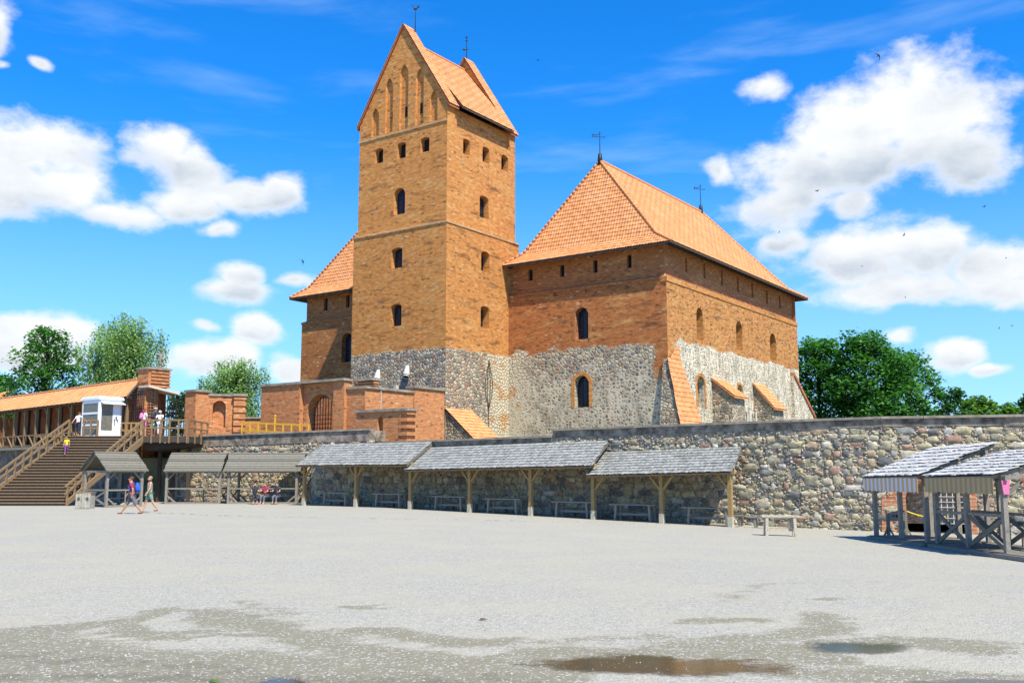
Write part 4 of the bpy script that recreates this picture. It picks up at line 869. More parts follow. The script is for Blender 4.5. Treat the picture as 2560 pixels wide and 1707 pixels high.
mb.q([plE.P(gc - gw, gh + .85, -.7), plE.P(gc + gw, gh + .85, -.7), plE.P(gc + gw, gh + .85, -5), plE.P(gc - gw, gh + .85, -5)]); mb.q([plE.P(gc - gw, -1, -5), plE.P(gc + gw, -1, -5), plE.P(gc + gw, 2.2, -5), plE.P(gc - gw, 2.2, -5)])
mb.build('passage', 'dark_stone', gt); mb = MB()
for i in range(6): x = gc - .05 + i * .21; mb.beam(plE.P(x, -.2, .14), plE.P(x, 1.38, .14), .03, .03)
for j in range(8): z = -.15 + j * .21; mb.beam(plE.P(gc - .1, z, .17), plE.P(gc + 1.05, z, .17), .03, .03)
mb.build('lattice', 'white_metal', gt)
mb = MB(); a, b = plE.P(gc - gw, .32, .2), plE.P(gc + .3, .12, .25); mb.tube([a.lerp(b, t) - Z * .12 * math.sin(math.pi * t) for t in [i / 8 for i in range(9)]], .022, 5)
tag(mb.build('barrier_rope', 'rope_yellow'), 'yellow rope slung across the dark opening of the gateway', 'rope')
# upper left wall
u0 = AT(452, 1095, 66.5); u1 = AT(925, 1085, 60.5); u0.z = u1.z = 0; u2 = AT(900, 1085, 64.5); u2.z = 0
wallA = yardwall('curtain_wall', 'stone wall with thick grey capping left of centre, behind the two small board-roofed sheds', [u0, u1], [yz(u0, 452, 1090), yz(u1, 925, 1071)], hb=.75)
mb = MB(); zc_ = yz(u1, 925, 1071); tA = (u1 - u0).normalized(); rA = Vector((math.sin(PHI), math.cos(PHI), 0))
mb.hexa([u1 + Z * (zc_ - .75), u1 + rA * 3 + Z * (zc_ - .75), u1 + rA * 3 - tA * 1.5 + Z * (zc_ - .75), u1 - tA * 1.5 + Z * (zc_ - .75)], [p + Z * (zc_ - .1) for p in (u1, u1 + rA * 3, u1 + rA * 3 - tA * 1.5, u1 - tA * 1.5)]); mb.build('end_block', 'band_plaster', wallA)
# raised ground behind the walls
mb = MB(); bk = [u0 + Vector((-3, .8, 0)), u0 + Vector((0, .8, 0)), u1 + Vector((0, .8, 0)), w0 + Vector((.3, .9, 0)), w1 + Vector((.5, .6, 0)), w2_ + Vector((.5, .6, 0)), w3 + Vector((.5, .6, 0)), w4 + Vector((.5, .6, 0)), w5 + Vector((.5, .6, 0))]
for a, b in zip(bk, bk[1:]):
    A, B = a.copy(), b.copy(); A.z = B.z = 2.9; k1 = Vector((A.x * 3, 240, 2.9)); k2 = Vector((B.x * 3, 240, 2.9)); mb.q([A, B, k2, k1]); mb.q([a, b, B, A])
tag(mb.build('raised_terrace', 'terrace_soil'), kind='structure')
# ------------------------------------------------------------------ red brick gatehouse in front of the tower
gh_ = thing('gatehouse', 'low red brick gatehouse walls with arched iron gate in front of the tower', 'gatehouse', (0, 62, 3))
G0 = AT(914, 971, 64.); G0.z = 0
def K(a, b, z): return G0 + va * a + vb * b + Z * z
pf = Plane(K(0, 0, 0), -vb); pr_ = Plane(K(0, 0, 0), va); zz = 2.2
brickmat('gate_brick', (.58, .215, .07), (.48, .155, .045), (.55, .36, .2), stain=.25, ms=.012, bw=.30, rh=.10)
def slab(mb, A, B, z, th=.16, d0=.12, d1=.75, n=None):
    A = Vector((A.x, A.y, z)); B = Vector((B.x, B.y, z)); t = (B - A).normalized(); n = n or t.cross(Z); e = t * .1
    mb.hexa([A - e + n * d0, B + e + n * d0, B + e - n * d1, A - e - n * d1], [A - e + n * d0 + Z * th, B + e + n * d0 + Z * th, B + e - n * d1 + Z * th, A - e - n * d1 + Z * th])
def wallbox(mb, pl, s0, s1, z1, z2, d0=0., th=.6, z0=zz):
    """block standing d0 proud of plane pl; z1, z2 heights at both ends"""
    mb.hexa([pl.P(s0, z0, d0), pl.P(s1, z0, d0), pl.P(s1, z0, d0 - th), pl.P(s0, z0, d0 - th)], [pl.P(s0, z1, d0), pl.P(s1, z2, d0), pl.P(s1, z2, d0 - th), pl.P(s0, z1, d0 - th)])
cap = MB()
# main left front wall with the arch
sL, zL1 = pf.px(664, 968); s1_, zL2 = pf.px(760, 961); s2_, _ = pf.px(841, 960); s3_, _ = pf.px(868, 950); zl = (zL1 + zL2) / 2
mb = MB(); wallbox(mb, pf, sL, s1_, zl, zl, .35, .95); mb.build('wall', 'gate_brick', gh_); slab(cap, pf.P(sL, 0, .35), pf.P(s1_, 0, .35), zl)
mb = MB(); sa, za = pf.px(805, 984); aw = pf.px(836, 1040)[0] - pf.px(767, 1040)[0]
ah = arch((pf.px(836, 1040)[0] + pf.px(767, 1040)[0]) / 2, zz + .4, aw, za - zz - .4, 'round')
panel(mb, pf, [(s1_, zz), (s2_, zz), (s2_, zl), (s1_, zl)], [ah], .8)
mb.build('arch_wall', 'gate_brick', gh_); slab(cap, pf.P(s1_, 0, .3), pf.P(s3_, 0, .3), zl + .02)
ringbrick(pf, ah, .26, gh_, .03, 'arch_ring', 'gate_brick')
mb = MB(); xs = [p[0] for p in ah]; x0, x1 = min(xs), max(xs); cxx = (x0 + x1) / 2; rr = (x1 - x0) / 2; zcen = za - rr
for i in range(10):
    x = x0 + (i + .5) * (x1 - x0) / 10; zt2 = zcen + math.sqrt(max(rr * rr - (x - cxx) ** 2, 0)); mb.beam(pf.P(x, zz + .5, -.6), pf.P(x, zt2, -.6), .05, .05)
for j in range(11):
    z = zz + .6 + j * .3; hw_ = rr if z < zcen else math.sqrt(max(rr * rr - (z - zcen) ** 2, 0)); mb.beam(pf.P(cxx - hw_, z, -.57), pf.P(cxx + hw_, z, -.57), .05, .04)
mb.build('iron_gate', 'iron', gh_)
mb = MB(); c_ = pf.P(cxx - 3.4, 0, -3.6); mb.box(c_ + Z * 4.6, (5.5, .5, 5.2), math.atan2(-vb.y, -vb.x)); mb.build('inner_wall', 'gate_brick', gh_)
mb = MB(); wallbox(mb, pf, s2_, s3_, zl, zl, .25, .8); mb.build('pier', 'gate_brick', gh_)
mb = MB(); s4_ = pf.px(905, 950)[0]
# corbelled block right of the pier (bands) set back a little
for j in range(4): wallbox(mb, Plane(pf.P(0, 0, -.9), -vb), s3_ - .1, s4_ + .2 + .05 * j, zl - .62 + j * .15 + .10, zl - .62 + j * .15 + .10, .05 * j, .5, z0=zl - .62 + j * .15)
mb.build('corbel', 'gate_brick', gh_); slab(cap, pf.P(s3_, 0, -.7), pf.P(s4_ + .3, 0, -.7), zl + .02)
# lower part right of the pier up to the corner
_, zc1 = pf.px(880, 973); mb = MB(); wallbox(mb, pf, s3_, 0, zc1, zc1, 0, .6); mb.build('wall', 'gate_brick', gh_); slab(cap, pf.P(s3_ + .1, 0, 0), pf.P(0, 0, 0), zc1)
sr1, zr_1 = pr_.px(1033, 984); mb = MB(); zcr = pr_.px(916, 971)[1]; mb.hexa([pr_.P(.6, zz), pr_.P(sr1, zz), pr_.P(sr1, zz, -.6), pr_.P(.6, zz, -.6)], [pr_.P(.6, zc1), pr_.P(sr1, zc1), pr_.P(sr1, zc1, -.6), pr_.P(.6, zc1, -.6)])
mb.build('wall', 'gate_brick', gh_); slab(cap, pr_.P(.1, 0, 0), pr_.P(sr1, 0, 0), zc1 + .003)
sr2, zr2 = pr_.px(1108, 978); _, zr2 = pr_.px(1036, 970); mb = MB(); wallbox(mb, pr_, sr1, sr2, zr2, zr2, .12, .8); mb.build('wall', 'gate_brick', gh_); slab(cap, pr_.P(sr1, 0, .12), pr_.P(sr2, 0, .12), zr2)
mb = MB(); bA = K(sr2 - .2, 0, 0); mb.box(bA + vb * 1.5 + Z * ((zz + zr2) / 2), (3, .5, zr2 - zz), math.atan2(vb.y, vb.x)); mb.build('wall', 'gate_brick', gh_)
# low front wall with a niche and quoined end
pn = Plane(K(-.9, 0, 0), -vb); sn0, zn0 = pn.px(905, 1034); sn1, zn1 = pn.px(1000, 1026); sn2, _ = pn.px(1016, 1026)
mb = MB(); zn = (zn0 + zn1) / 2 + .02; nh = holes_px(pn, [(951, 1041, 1082, 14, 'round')]); panel(mb, pn, [(sn0 - .5, zz), (sn1, zz), (sn1, zn), (sn0 - .5, zn)], nh, .3, back=True)
mb.q([pn.P(sn0 - .5, zz, -.8), pn.P(sn0 - .5, zz), pn.P(sn0 - .5, zn), pn.P(sn0 - .5, zn, -.8)]); mb.build('low_wall', 'gate_brick', gh_); slab(cap, pn.P(sn0 - .5, 0, 0), pn.P(sn2 + .1, 0, 0), zn, d1=.9)
mb = MB(); nb = 8; hh = (zn - zz) / nb
for j in range(nb * 2): wallbox(mb, pn, sn1, sn2 + (.12 if j % 2 else -.02), zz + (j + 1) * hh / 2, zz + (j + 1) * hh / 2, (.06 if j % 2 else -.04), .85, z0=zz + j * hh / 2)
mb.build('quoins', 'gate_brick', gh_)
cap.build('capping', 'capstone', gh_)
mb = MB(); s_, z_ = pr_.px(951, 975); mb.tube([pr_.P(s_, z_, .06), pr_.P(s_, z_ - 2.2, .06)], .03, 6); mb.build('drain_pipe', 'white_metal', gh_)
# ------------------------------------------------------------------ brick piece with round niche, left
def capblock(th, mb, cap, x0, x1, ytop, d, dep, zb=2.5, rz=0., grow=.1):
    A, B = AT(x0, ytop, d), AT(x1, ytop, d); z = (A.z + B.z) / 2; c = (A + B) / 2; L = (B - A).length
    mb.box((c.x, c.y + dep / 2, (z + zb) / 2), (L, dep, z - zb), rz); cap.box((c.x, c.y + dep / 2, z + .07), (L + grow * 2, dep + grow * 2, .14), rz); return c, L, z
br = thing('brick_pier', 'broken red brick wall stump with round-headed niche between the platform and yellow fence', 'brick wall', (-21, 67, 3)); cap = MB()
q0 = AT(490, 978, 67.2); q0.z = 0; pq = Plane(q0 + vb * 1.15, -vb); pqr = Plane(q0, va)
def box_ab(mb, o, a0_, a1_, b0_, b1_, z0, z1): mb.hexa([o + va * a + vb * b + Z * z0 for a, b in ((a0_, b0_), (a1_, b0_), (a1_, b1_), (a0_, b1_))], [o + va * a + vb * b + Z * z1 for a, b in ((a0_, b0_), (a1_, b0_), (a1_, b1_), (a0_, b1_))])
_, zq = pqr.px(505, 980); mb = MB(); box_ab(mb, q0, 0, 1.15, 0, 1.15, 2.2, zq); mb.build('wall', 'gate_brick', br); box_ab(cap, q0, -.1, 1.25, -.1, 1.25, zq, zq + .15)
o2 = q0 + va * 1.15; pn2 = Plane(o2, Vector((1, .25, 0))); sN0 = 0; sN1 = pn2.px(586, 1000)[0]; zN = pn2.px(550, 990)[1]
nh = holes_px(pn2, [(549, 1001, 1068, 33, 'round')]); mb = MB(); panel(mb, pn2, [(-.9, 2.2), (sN1, 2.2), (sN1, zN), (-.9, zN)], nh, .45, back=True); mb.build('niche_wall', 'gate_brick', br)
ringbrick(pn2, nh[0], .2, br, .03, 'arch_ring', 'gate_brick'); cap.hexa([pn2.P(-.9, zN, .1), pn2.P(sN1 + .1, zN, .1), pn2.P(sN1 + .1, zN, -.6), pn2.P(-.9, zN, -.6)], [pn2.P(-.9, zN + .15, .1), pn2.P(sN1 + .1, zN + .15, .1), pn2.P(sN1 + .1, zN + .15, -.6), pn2.P(-.9, zN + .15, -.6)])
mb = MB(); q3 = pn2.P(sN1 + .0, 0, .35); pw = pn2.px(614, 1000)[0] - sN1
for j in range(22):
    z = 2.2 + (zN - 2.2) * j / 22; e_ = .07 if j % 2 else 0.; mb.hexa([pn2.P(sN1 - .02, z, .25 + e_), pn2.P(sN1 + pw + e_, z, .25 + e_), pn2.P(sN1 + pw + e_, z, -.5), pn2.P(sN1 - .02, z, -.5)], [pn2.P(sN1 - .02, z + .5 * (zN - 2.2) / 11, .25 + e_), pn2.P(sN1 + pw + e_, z + .5 * (zN - 2.2) / 11, .25 + e_), pn2.P(sN1 + pw + e_, z + .5 * (zN - 2.2) / 11, -.5), pn2.P(sN1 - .02, z + .5 * (zN - 2.2) / 11, -.5)])
mb.build('corbelled_end', 'gate_brick', br); cap.hexa([pn2.P(sN1 - .1, zN + .01, .4), pn2.P(sN1 + pw + .15, zN + .01, .4), pn2.P(sN1 + pw + .15, zN + .01, -.6), pn2.P(sN1 - .1, zN + .01, -.6)], [pn2.P(sN1 - .1, zN + .16, .4), pn2.P(sN1 + pw + .15, zN + .16, .4), pn2.P(sN1 + pw + .15, zN + .16, -.6), pn2.P(sN1 - .1, zN + .16, -.6)])
cap.build('capping', 'capstone', br)
# low brick wall between the stump and the gatehouse
a, b = AT(612, 1047, 74), AT(668, 1045, 74); th_ = thing('low_brick_wall', 'low brick wall far behind the yellow fence', 'brick wall', (a.x, a.y, 3)); mb = MB(); mb.box(((a.x + b.x) / 2, 74, (a.z + 2.9) / 2), (b.x - a.x + 2, .5, a.z - 2.9)); mb.build('wall', 'gate_brick', th_); mb = MB(); mb.box(((a.x + b.x) / 2, 74, a.z + .07), (b.x - a.x + 2.1, .7, .14)); mb.build('capping', 'capstone', th_)
# yellow fence
fy = thing('wooden_fence', 'bright yellow wooden fence rail behind the stone wall beside the brick arch', 'fence', AT(610, 1080, 65)); mb = MB()
A, B = AT(606, 1056, 66), AT(772, 1063, 63.8); A2, B2 = A - Z * .32, B - Z * .32
rl = MB(); rl.beam(A, B, .08, .12); rl.build('rail', 'yellow_wood', fy); rl = MB(); rl.beam(A2 - Z * .2, B2 - Z * .2, .08, .12); rl.build('rail', 'yellow_wood', fy)
for i in range(9):
    t = i / 8; p = A.lerp(B, t); pb = MB(); e = .95 if i == 4 else .12
    pb.beam(p - Z * 1.3, p + Z * (.5 if i == 4 else .05), .1, .1)
    if i == 4: pb.tube([p + Z * .5, p + Z * .62], [.09, .02], 6)
    pb.build('fence_post', 'yellow_wood', fy)
# ------------------------------------------------------------------ brick gate tower with lattice screens, far left
bt_ = thing('brick_tower_gate', 'square brick gate pier with ribbed top and iron lattice screens above the wooden platform', 'brick gate', (-24, 67, 3)); cap = MB()
q0 = AT(372, 922, 67.5); zt_ = q0.z; q0.z = 0
pA = Plane(q0, va); pBf = Plane(q0 + vb * 1.2, -vb)
sT, _ = pA.px(425, 930); sTb, _ = Plane(q0, -vb).px(345, 930); tb = -sTb; zl_ = pA.px(400, 968)[1]
mb = MB(); box_ab(mb, q0, 0, sT, 0, tb, zl_, zt_ - .9); nb = 5
for j in range(nb * 2): e_ = .07 if j % 2 == 0 else 0.; h_ = (zt_ - zl_) / (nb * 2); box_ab(mb, q0, .2 - (0), sT - .02 + e_, -e_, .6, zl_ + j * h_, zl_ + (j + 1) * h_)
box_ab(mb, q0, 0, sT - .05, .01, tb, zl_ + .02, zt_); mb.build('ribbed_top', 'gate_brick', bt_); box_ab(cap, q0, -.1, sT + .12, -.12, tb + .1, zt_, zt_ + .14); cap.build('capping', 'capstone', bt_)
mb = MB(); box_ab(mb, q0, .05, sT * .62, .35, tb, 2.5, zl_); mb.build('pier', 'gate_brick', bt_)
mb = MB(); s9, _ = pA.px(443, 970); mb.hexa([pA.P(-.1, zl_ - .06, .25), pA.P(s9, zl_ - .45, .3), pA.P(s9, zl_ - .45, -.9), pA.P(-.1, zl_ - .06, -.9)], [pA.P(-.1, zl_ + .06, .25), pA.P(s9, zl_ - .25, .3), pA.P(s9, zl_ - .25, -.9), pA.P(-.1, zl_ + .06, -.9)]); mb.build('canopy_sheet', 'sheet', bt_)
def lattice(pl, s0, s1, z0, z1, d, st=.2):
    mb = MB(); n = max(2, int((s1 - s0) / st)); mz = int((z1 - z0) / st)
    for i in range(n + 1): x = s0 + (s1 - s0) * i / n; mb.beam(pl.P(x, z0, d), pl.P(x, z1, d), .045, .045)
    for j in range(mz + 1): z = z0 + (z1 - z0) * j / mz; mb.beam(pl.P(s0, z, d + .03), pl.P(s1, z, d + .03), .045, .03)
    mb.build('lattice_screen', 'iron', bt_)
lattice(Plane(q0, -vb), -tb - .1, -.02, 4.2, zl_ - .3, .25); lattice(pA, .1, pA.px(389, 1000)[0], 4.2, zl_ - .2, .12); lattice(pA, pA.px(417, 1000)[0], pA.px(438, 1000)[0], 4.2, zl_ - .5, .12, .17); lattice(pA, pA.px(440, 1000)[0], pA.px(459, 1000)[0], 4.2, zl_ - .6, .12, .17)
# wooden figure on a post beyond the gate
b = AT(401, 918, 73); st = thing('carved_statue', 'weathered carved figure on a post rising behind the ribbed brick pier', 'statue', (b.x, b.y, b.z - 3)); mb = MB(); mb.tube([b - Z * 3.5, b + Z * .1], [.2, .18], 8); mb.build('post', 'weathered_wood', st)
mb = MB(); mb.tube([b, b + Z * .35, b + Z * .7, b + Z * .95, b + Z * 1.05], [.13, .12, .13, .10, .05], 9); mb.ell(b + Z * 1.15, (.09, .09, .12)); mb.tube([b + Z * 1.24, b + Z * 1.3], [.15, .07], 9); mb.beam(b + Z * .75 + Vector((-.2, 0, 0)), b + Z * .5 + Vector((.25, -.1, 0)), .1, .1); mb.build('figure', 'weathered_wood', st, smooth=True)
# ------------------------------------------------------------------ shingled canopies along the wall
plEv = Plane(PA - cn * .5, cd); plTp = Plane(PA + cn * 2.38, cd)
def canopy(lbl, bl, br_, tl, tr, posts):
    (s0, z0), (s1, z1), (s2_, z2), (s3, z3) = plEv.px(*bl), plEv.px(*br_), plTp.px(*tl), plTp.px(*tr)
    BL, BR, TL, TR = plEv.P(s0, z0), plEv.P(s1, z1), plTp.P(s2_, z2), plTp.P(s3, z3); t = thing('timber_canopy', lbl, 'canopy', onG(plPost.P((s0 + s1) / 2, 0)), 'shingled canopies in a row along the yard wall')
    mb = MB(); shingles(mb, BL, BR, TL, TR, w=.10, rh=.34, jit=.014); mb.build('shingle_roof', 'shingle', t)
    n = (BR - BL).cross(TL - BL).normalized(); d = n * -.04
    mb = MB(); mb.hexa([x + d * 2 for x in (BL, BR, TR, TL)], [x + d * .4 for x in (BL, BR, TR, TL)]); mb.build('roof_boards', 'brown_wood', t)
    for P_, Q_ in ((BL, TL), (BR, TR)): mb = MB(); mb.beam(P_ - n * .01, Q_ - n * .01, .06, .16); mb.build('barge_board', 'grey_wood', t)
    sp = [plPost.px(x, 1186)[0] for x in posts]; zr = lambda s_: (z0 + (z1 - z0) * (s_ - s0) / (s1 - s0)) + .22 * (z2 - z0) - .16
    mb = MB(); mb.beam(plPost.P(s0 + .35, zr(s0) - .07), plPost.P(s1 - .05, zr(s1) - .07), .15, .16); mb.build('beam', 'gold_wood', t)
    for s_ in sp:
        mb = MB(); b = onG(plPost.P(s_, 0)); mb.beam(b, plPost.P(s_, zr(s_) - .14), .17, .17, up=cd); o = mb.build('post', 'gold_wood', t)
        mb = MB(); mb.beam(b + Z * .0, b + Z * .42, .2, .2, up=cd); mb.build('post_sleeve', 'pale_wood', o)
        for sg in (-1, 1):
            if s0 + .3 < s_ + sg * .5 < s1 + .1: mb = MB(); mb.beam(plPost.P(s_ + sg * .05, zr(s_) - .78), plPost.P(s_ + sg * .58, zr(s_) - .14), .09, .10, up=cn); mb.build('brace', 'gold_wood', t)
    k = 9
    for i in range(k):
        f = (i + .5) / k; a, b = BL.lerp(BR, f), TL.lerp(TR, f); mb = MB(); mb.beam(a - n * .14 + (b - a) * .04, b - n * .14, .07, .1); mb.build('rafter', 'brown_wood', t)
    return t, sp
canopy('leftmost grey shingled lean-to canopy of the three along the yard wall', (739.5, 1164), (1016, 1162), (807, 1112), (1079, 1110), (762, 891))
canopy('middle and widest grey shingled lean-to canopy of the three along the yard wall', (1012, 1175), (1476, 1165), (1079, 1119), (1519, 1107), (1027, 1175, 1327))
canopy('rightmost grey shingled lean-to canopy, set lowest of the three', (1467, 1189), (1826.5, 1180), (1512, 1131), (1852, 1122), (1483, 1653, 1824))
# tables and benches in their shade (built once each, then copied)
def table_proto(L, mat, h=.76, w=.62, rail=.3):
    t = thing('trestle_table', 'x', 'table', (0, 0, 0)); mb = MB()
    for y in (-w / 3, 0, w / 3): mb.box((0, y, h - .03), (L, w / 3 - .015, .055))
    mb.build('tabletop', mat, t)
    for x in (-L * .36, L * .36):
        for y in (-w * .36, w * .36): mb = MB(); mb.beam((x * 1.06, y * 1.1, 0), (x, y, h - .06), .10, .09); mb.build('leg', mat, t)
    mb = MB(); mb.beam((-L * .38, 0, rail), (L * .38, 0, rail), .05, .10); mb.build('stretcher', mat, t); return t
def bench_proto(L, mat, h=.44, w=.3):
    t = thing('bench', 'x', 'bench', (0, 0, 0)); mb = MB(); mb.box((0, 0, h - .03), (L, w, .06)); mb.build('seat', mat, t)
    for x in (-L * .36, L * .36): mb = MB(); mb.box((x, 0, (h - .06) / 2), (.09, w * .8, h - .06)); mb.build('leg', mat, t)
    return t
T_ = [(828, 'just right of the first canopy post'), (960, 'just left of the second canopy roof edge'), (1111, 'between the third and fourth canopy posts'), (1245, 'right of the fourth canopy post'),
      (1419, 'left of where the two right canopies overlap'), (1570, 'between the two left posts of the rightmost canopy'), (1757, 'under the sunlit right end of the last canopy')]
ang = math.atan2(cd.y, cd.x); tp = table_proto(2.35, 'weathered_wood'); bp = bench_proto(2.2, 'weathered_wood')
for k, (x, wh) in enumerate(T_):
    s_ = plPost.px(x, 1186)[0]; lb = 'grey plank table in shade, ' + wh; lb2 = 'low bench behind the table ' + wh; lc, lc2 = onG(plPost.P(s_, 0, -.55)), onG(plPost.P(s_ + .25, 0, -1.3))
    if k == 0: tp.location, tp.rotation_euler, tp['label'] = lc, (0, 0, ang), lb; bp.location, bp.rotation_euler, bp['label'] = lc2, (0, 0, ang), lb2; tp['group'] = 'plank tables under the canopies'; bp['group'] = 'benches behind the canopy tables'
    else: dup(tp, lc, ang + U(-.02, .02), lb); dup(bp, lc2, ang, lb2)
g = G(1955, 1340); t = table_proto(1.32, 'pale_wood', .72, .5, .22); t['label'] = 'pale sunlit wooden table standing alone on the gravel before the stone wall'; t.location = g + Vector((0, .2, 0)); t.rotation_euler = (0, 0, -.10)
g = G(1936, 1322); t = bench_proto(1.9, 'weathered_wood', .48); t['label'] = 'dark bench against the stone wall behind the lone pale table'; t.location = g + Vector((0, .3, 0)); t.rotation_euler = (0, 0, -.5)
# ------------------------------------------------------------------ small board-roofed sheds
def shed(lbl, loc, rz, L, D, hp, hr, ov=.25, xb=True):
    t = thing('open_shed', lbl, 'shed', loc, 'small open sheds with board roofs'); ea = hp - .05; x0, x1 = -L / 2 - ov, L / 2 + ov
    R = Matrix.Rotation(rz, 3, 'Z'); T = lambda p: Vector(loc) + R @ Vector(p)
    mb = MB(); nb = 8
    for sg in (-1, 1):
        for j in range(nb):
            f0, f1 = j / nb, (j + .97) / nb; y0, y1 = sg * (D / 2 + .3) * (1 - f0), sg * (D / 2 + .3) * (1 - min(f1, 1.)); za, zb_ = ea + (hr - ea) * f0 + .02, ea + (hr - ea) * min(f1, 1.); e0, e1 = U(-.03, .03), U(-.03, .03)
            mb.hexa([T((x0 + e0, y0, za)), T((x1 + e1, y0, za)), T((x1 + e1, y1, zb_)), T((x0 + e0, y1, zb_))], [T((x0 + e0, y0, za + .075)), T((x1 + e1, y0, za + .075)), T((x1 + e1, y1, zb_ + .03)), T((x0 + e0, y1, zb_ + .03))])
    mb.build('board_roof', 'grey_wood', t)
    for sx in (-1, 1):
        x = sx * L / 2
        for sy in (-1, 1):
            mb = MB(); mb.beam(T((x, sy * D / 2, 0)), T((x, sy * D / 2, hp + .02)), .14, .14, up=R @ Vector((1, 0, 0))); mb.build('post', 'weathered_wood', t)
            mb = MB(); mb.beam(T((x, sy * (D / 2 + .28), ea - .04)), T((x, 0, hr - .04)), .08, .1); mb.build('rafter', 'weathered_wood', t)
            mb = MB(); mb.beam(T((x - sx * .05, sy * D / 2, hp - .5)), T((x - sx * .5, sy * D / 2, hp - .06)), .08, .08); mb.build('brace', 'weathered_wood', t)
            mb = MB(); mb.beam(T((x - sx * .05, sy * D / 2, .5)), T((x - sx * .6, sy * D / 2, .05)), .08, .08); mb.build('brace', 'weathered_wood', t)
        mb = MB(); mb.beam(T((x, -D / 2, hp - .05)), T((x, D / 2, hp - .05)), .1, .12); mb.build('tie_beam', 'weathered_wood', t)
        mb = MB(); mb.beam(T((x, -D / 2, .92)), T((x, D / 2, .92)), .06, .09); mb.build('rail', 'weathered_wood', t)
        if xb:
            for q in (0, 1): mb = MB(); mb.beam(T((x, -D / 2, .08 + .8 * q)), T((x, D / 2, .88 - .8 * q)), .06, .09); mb.build('cross_brace', 'weathered_wood', t)
    for sy in (-1, 1):
        mb = MB(); mb.beam(T((-L / 2, sy * D / 2, hp - .05)), T((L / 2, sy * D / 2, hp - .05)), .1, .12); mb.build('plate', 'weathered_wood', t)
        mb = MB(); mb.beam(T((-L / 2, sy * D / 2, .92)), T((L / 2, sy * D / 2, .92)), .06, .08); mb.build('rail', 'weathered_wood', t)
        mb = MB(); mb.beam(T((-L / 2, sy * D / 2, .06)), T((L / 2, sy * D / 2, .06)), .1, .1); mb.build('sill', 'weathered_wood', t)
        mb = MB(); mb.beam(T((0.1, sy * D / 2, .1)), T((.1, sy * D / 2, .9)), .05, .06); mb.build('upright', 'weathered_wood', t)
    mb = MB(); mb.box(T((0, D * .12, .45)), (L * .8, .35, .06), rz); mb.build('seat_board', 'weathered_wood', t)
    return t
fp = G(264, 1268); Rz = .93; R_ = Matrix.Rotation(Rz, 3, 'Z'); L1, D1 = 2.1, 2.2; shed('small open shed with its dark gable end towards the stairs, a pale bin beside it', fp - R_ @ Vector((-L1 / 2, -D1 / 2, 0)), Rz, L1, D1, 1.98, 3.02)
a, b = G(415, 1259), G(547, 1259); c = (a + b) / 2 + Vector((0, .9, 0)); shed('board-roofed open shed beside the leaning pole, left of the seated people', c, 0.02, (b - a).length, 1.9, 1.98, 3.1, .12)
a, b = G(588, 1258), G(729, 1260); c = (a + b) / 2 + Vector((0, .9, 0)); shed('board-roofed open shed with people sitting in its shade, touching the first long canopy', c, -.05, (b - a).length, 1.9, 1.98, 3.1, .3)
# bin
g = G(213, 1271); t = thing('waste_bin', 'square pale wooden bin with metal rings beside the foot of the stairs', 'bin', g); mb = MB()
mb.box(g + Z * .40, (.74, .62, .8), .05)
for k in range(5): mb.box(g + Z * .42 + Vector((-.31 + k * .155, -.33, 0)), (.14, .03, .78), .0)
mb.build('body', 'concrete', t); mb = MB(); mb.box(g + Z * .84, (.82, .70, .07), .05); mb.build('lid', 'brown_wood', t)
for dx in (-.22, .22):
    mb = MB(); c = g + Vector((dx, -.37, .52)); mb.tube([c + Vector((math.cos(a) * .06, 0, math.sin(a) * .06)) for a in [k * math.pi / 5 for k in range(11)]], .014, 5, cap=False); mb.build('ring', 'iron', t)
# leaning pole on trestle
g = G(400, 1243); t = thing('leaning_pole', 'tall grey pole leaning on a low trestle left of the second small shed', 'pole', g); mb = MB(); mb.beam(g + Vector((-.05, 0, .65)), g + Vector((.22, .1, 2.85)), .12, .12); mb.build('pole', 'grey_wood', t)
mb = MB(); mb.beam(g + Vector((-.55, -.1, .5)), g + Vector((.02, 0, .95)), .08, .2); mb.build('arm', 'grey_wood', t); mb = MB(); mb.beam(g + Vector((-.35, 0, .58)), g + Vector((.4, 0, .62)), .1, .1); mb.build('crosspiece', 'grey_wood', t)
for dx in (-.25, .3): mb = MB(); mb.beam(g + Vector((dx, 0, 0)), g + Vector((dx * .9, 0, .58)), .09, .09); mb.build('leg', 'grey_wood', t)
# ------------------------------------------------------------------ staircase, platform
ZT = AT(300, 1089.5, 62.5).z; RB = G(163, 1264); RT = AT(355, 1089.5, 62.5); LB = RB + Vector((-4.8, 0, 0)); LT = AT(175, 1089.5, 62.5); RT.z = LT.z = 0
stt = thing('staircase', 'wide brown wooden staircase with railings climbing to the platform at the far left', 'stairs', (RB + LB) / 2); n = 24
for i in range(n):
    f0, f1 = i / n, (i + 1) / n; z = ZT * (i + 1) / n; a, b, c, d = LB.lerp(LT, f0), RB.lerp(RT, f0), RB.lerp(RT, f1), LB.lerp(LT, f1); fw = Vector((0, -.045, 0)); mb = MB(); up = Vector((0, .03, 0))
    mb.hexa([a + fw + Z * (z - .05), b + fw + Z * (z - .05), c + up + Z * (z - .05), d + up + Z * (z - .05)], [a + fw + Z * z, b + fw + Z * z, c + up + Z * z, d + up + Z * z]); st_ = mb.build('step', 'brown_wood', stt)
    mb = MB(); mb.hexa([a + Z * (z - ZT / n), b + Z * (z - ZT / n), b + Z * (z - ZT / n) + Vector((0, .03, 0)), a + Z * (z - ZT / n) + Vector((0, .03, 0))], [a + Z * (z - .05), b + Z * (z - .05), b + Z * (z - .05) + Vector((0, .03, 0)), a + Z * (z - .05) + Vector((0, .03, 0))]); mb.build('riser', 'dark_wood', st_)
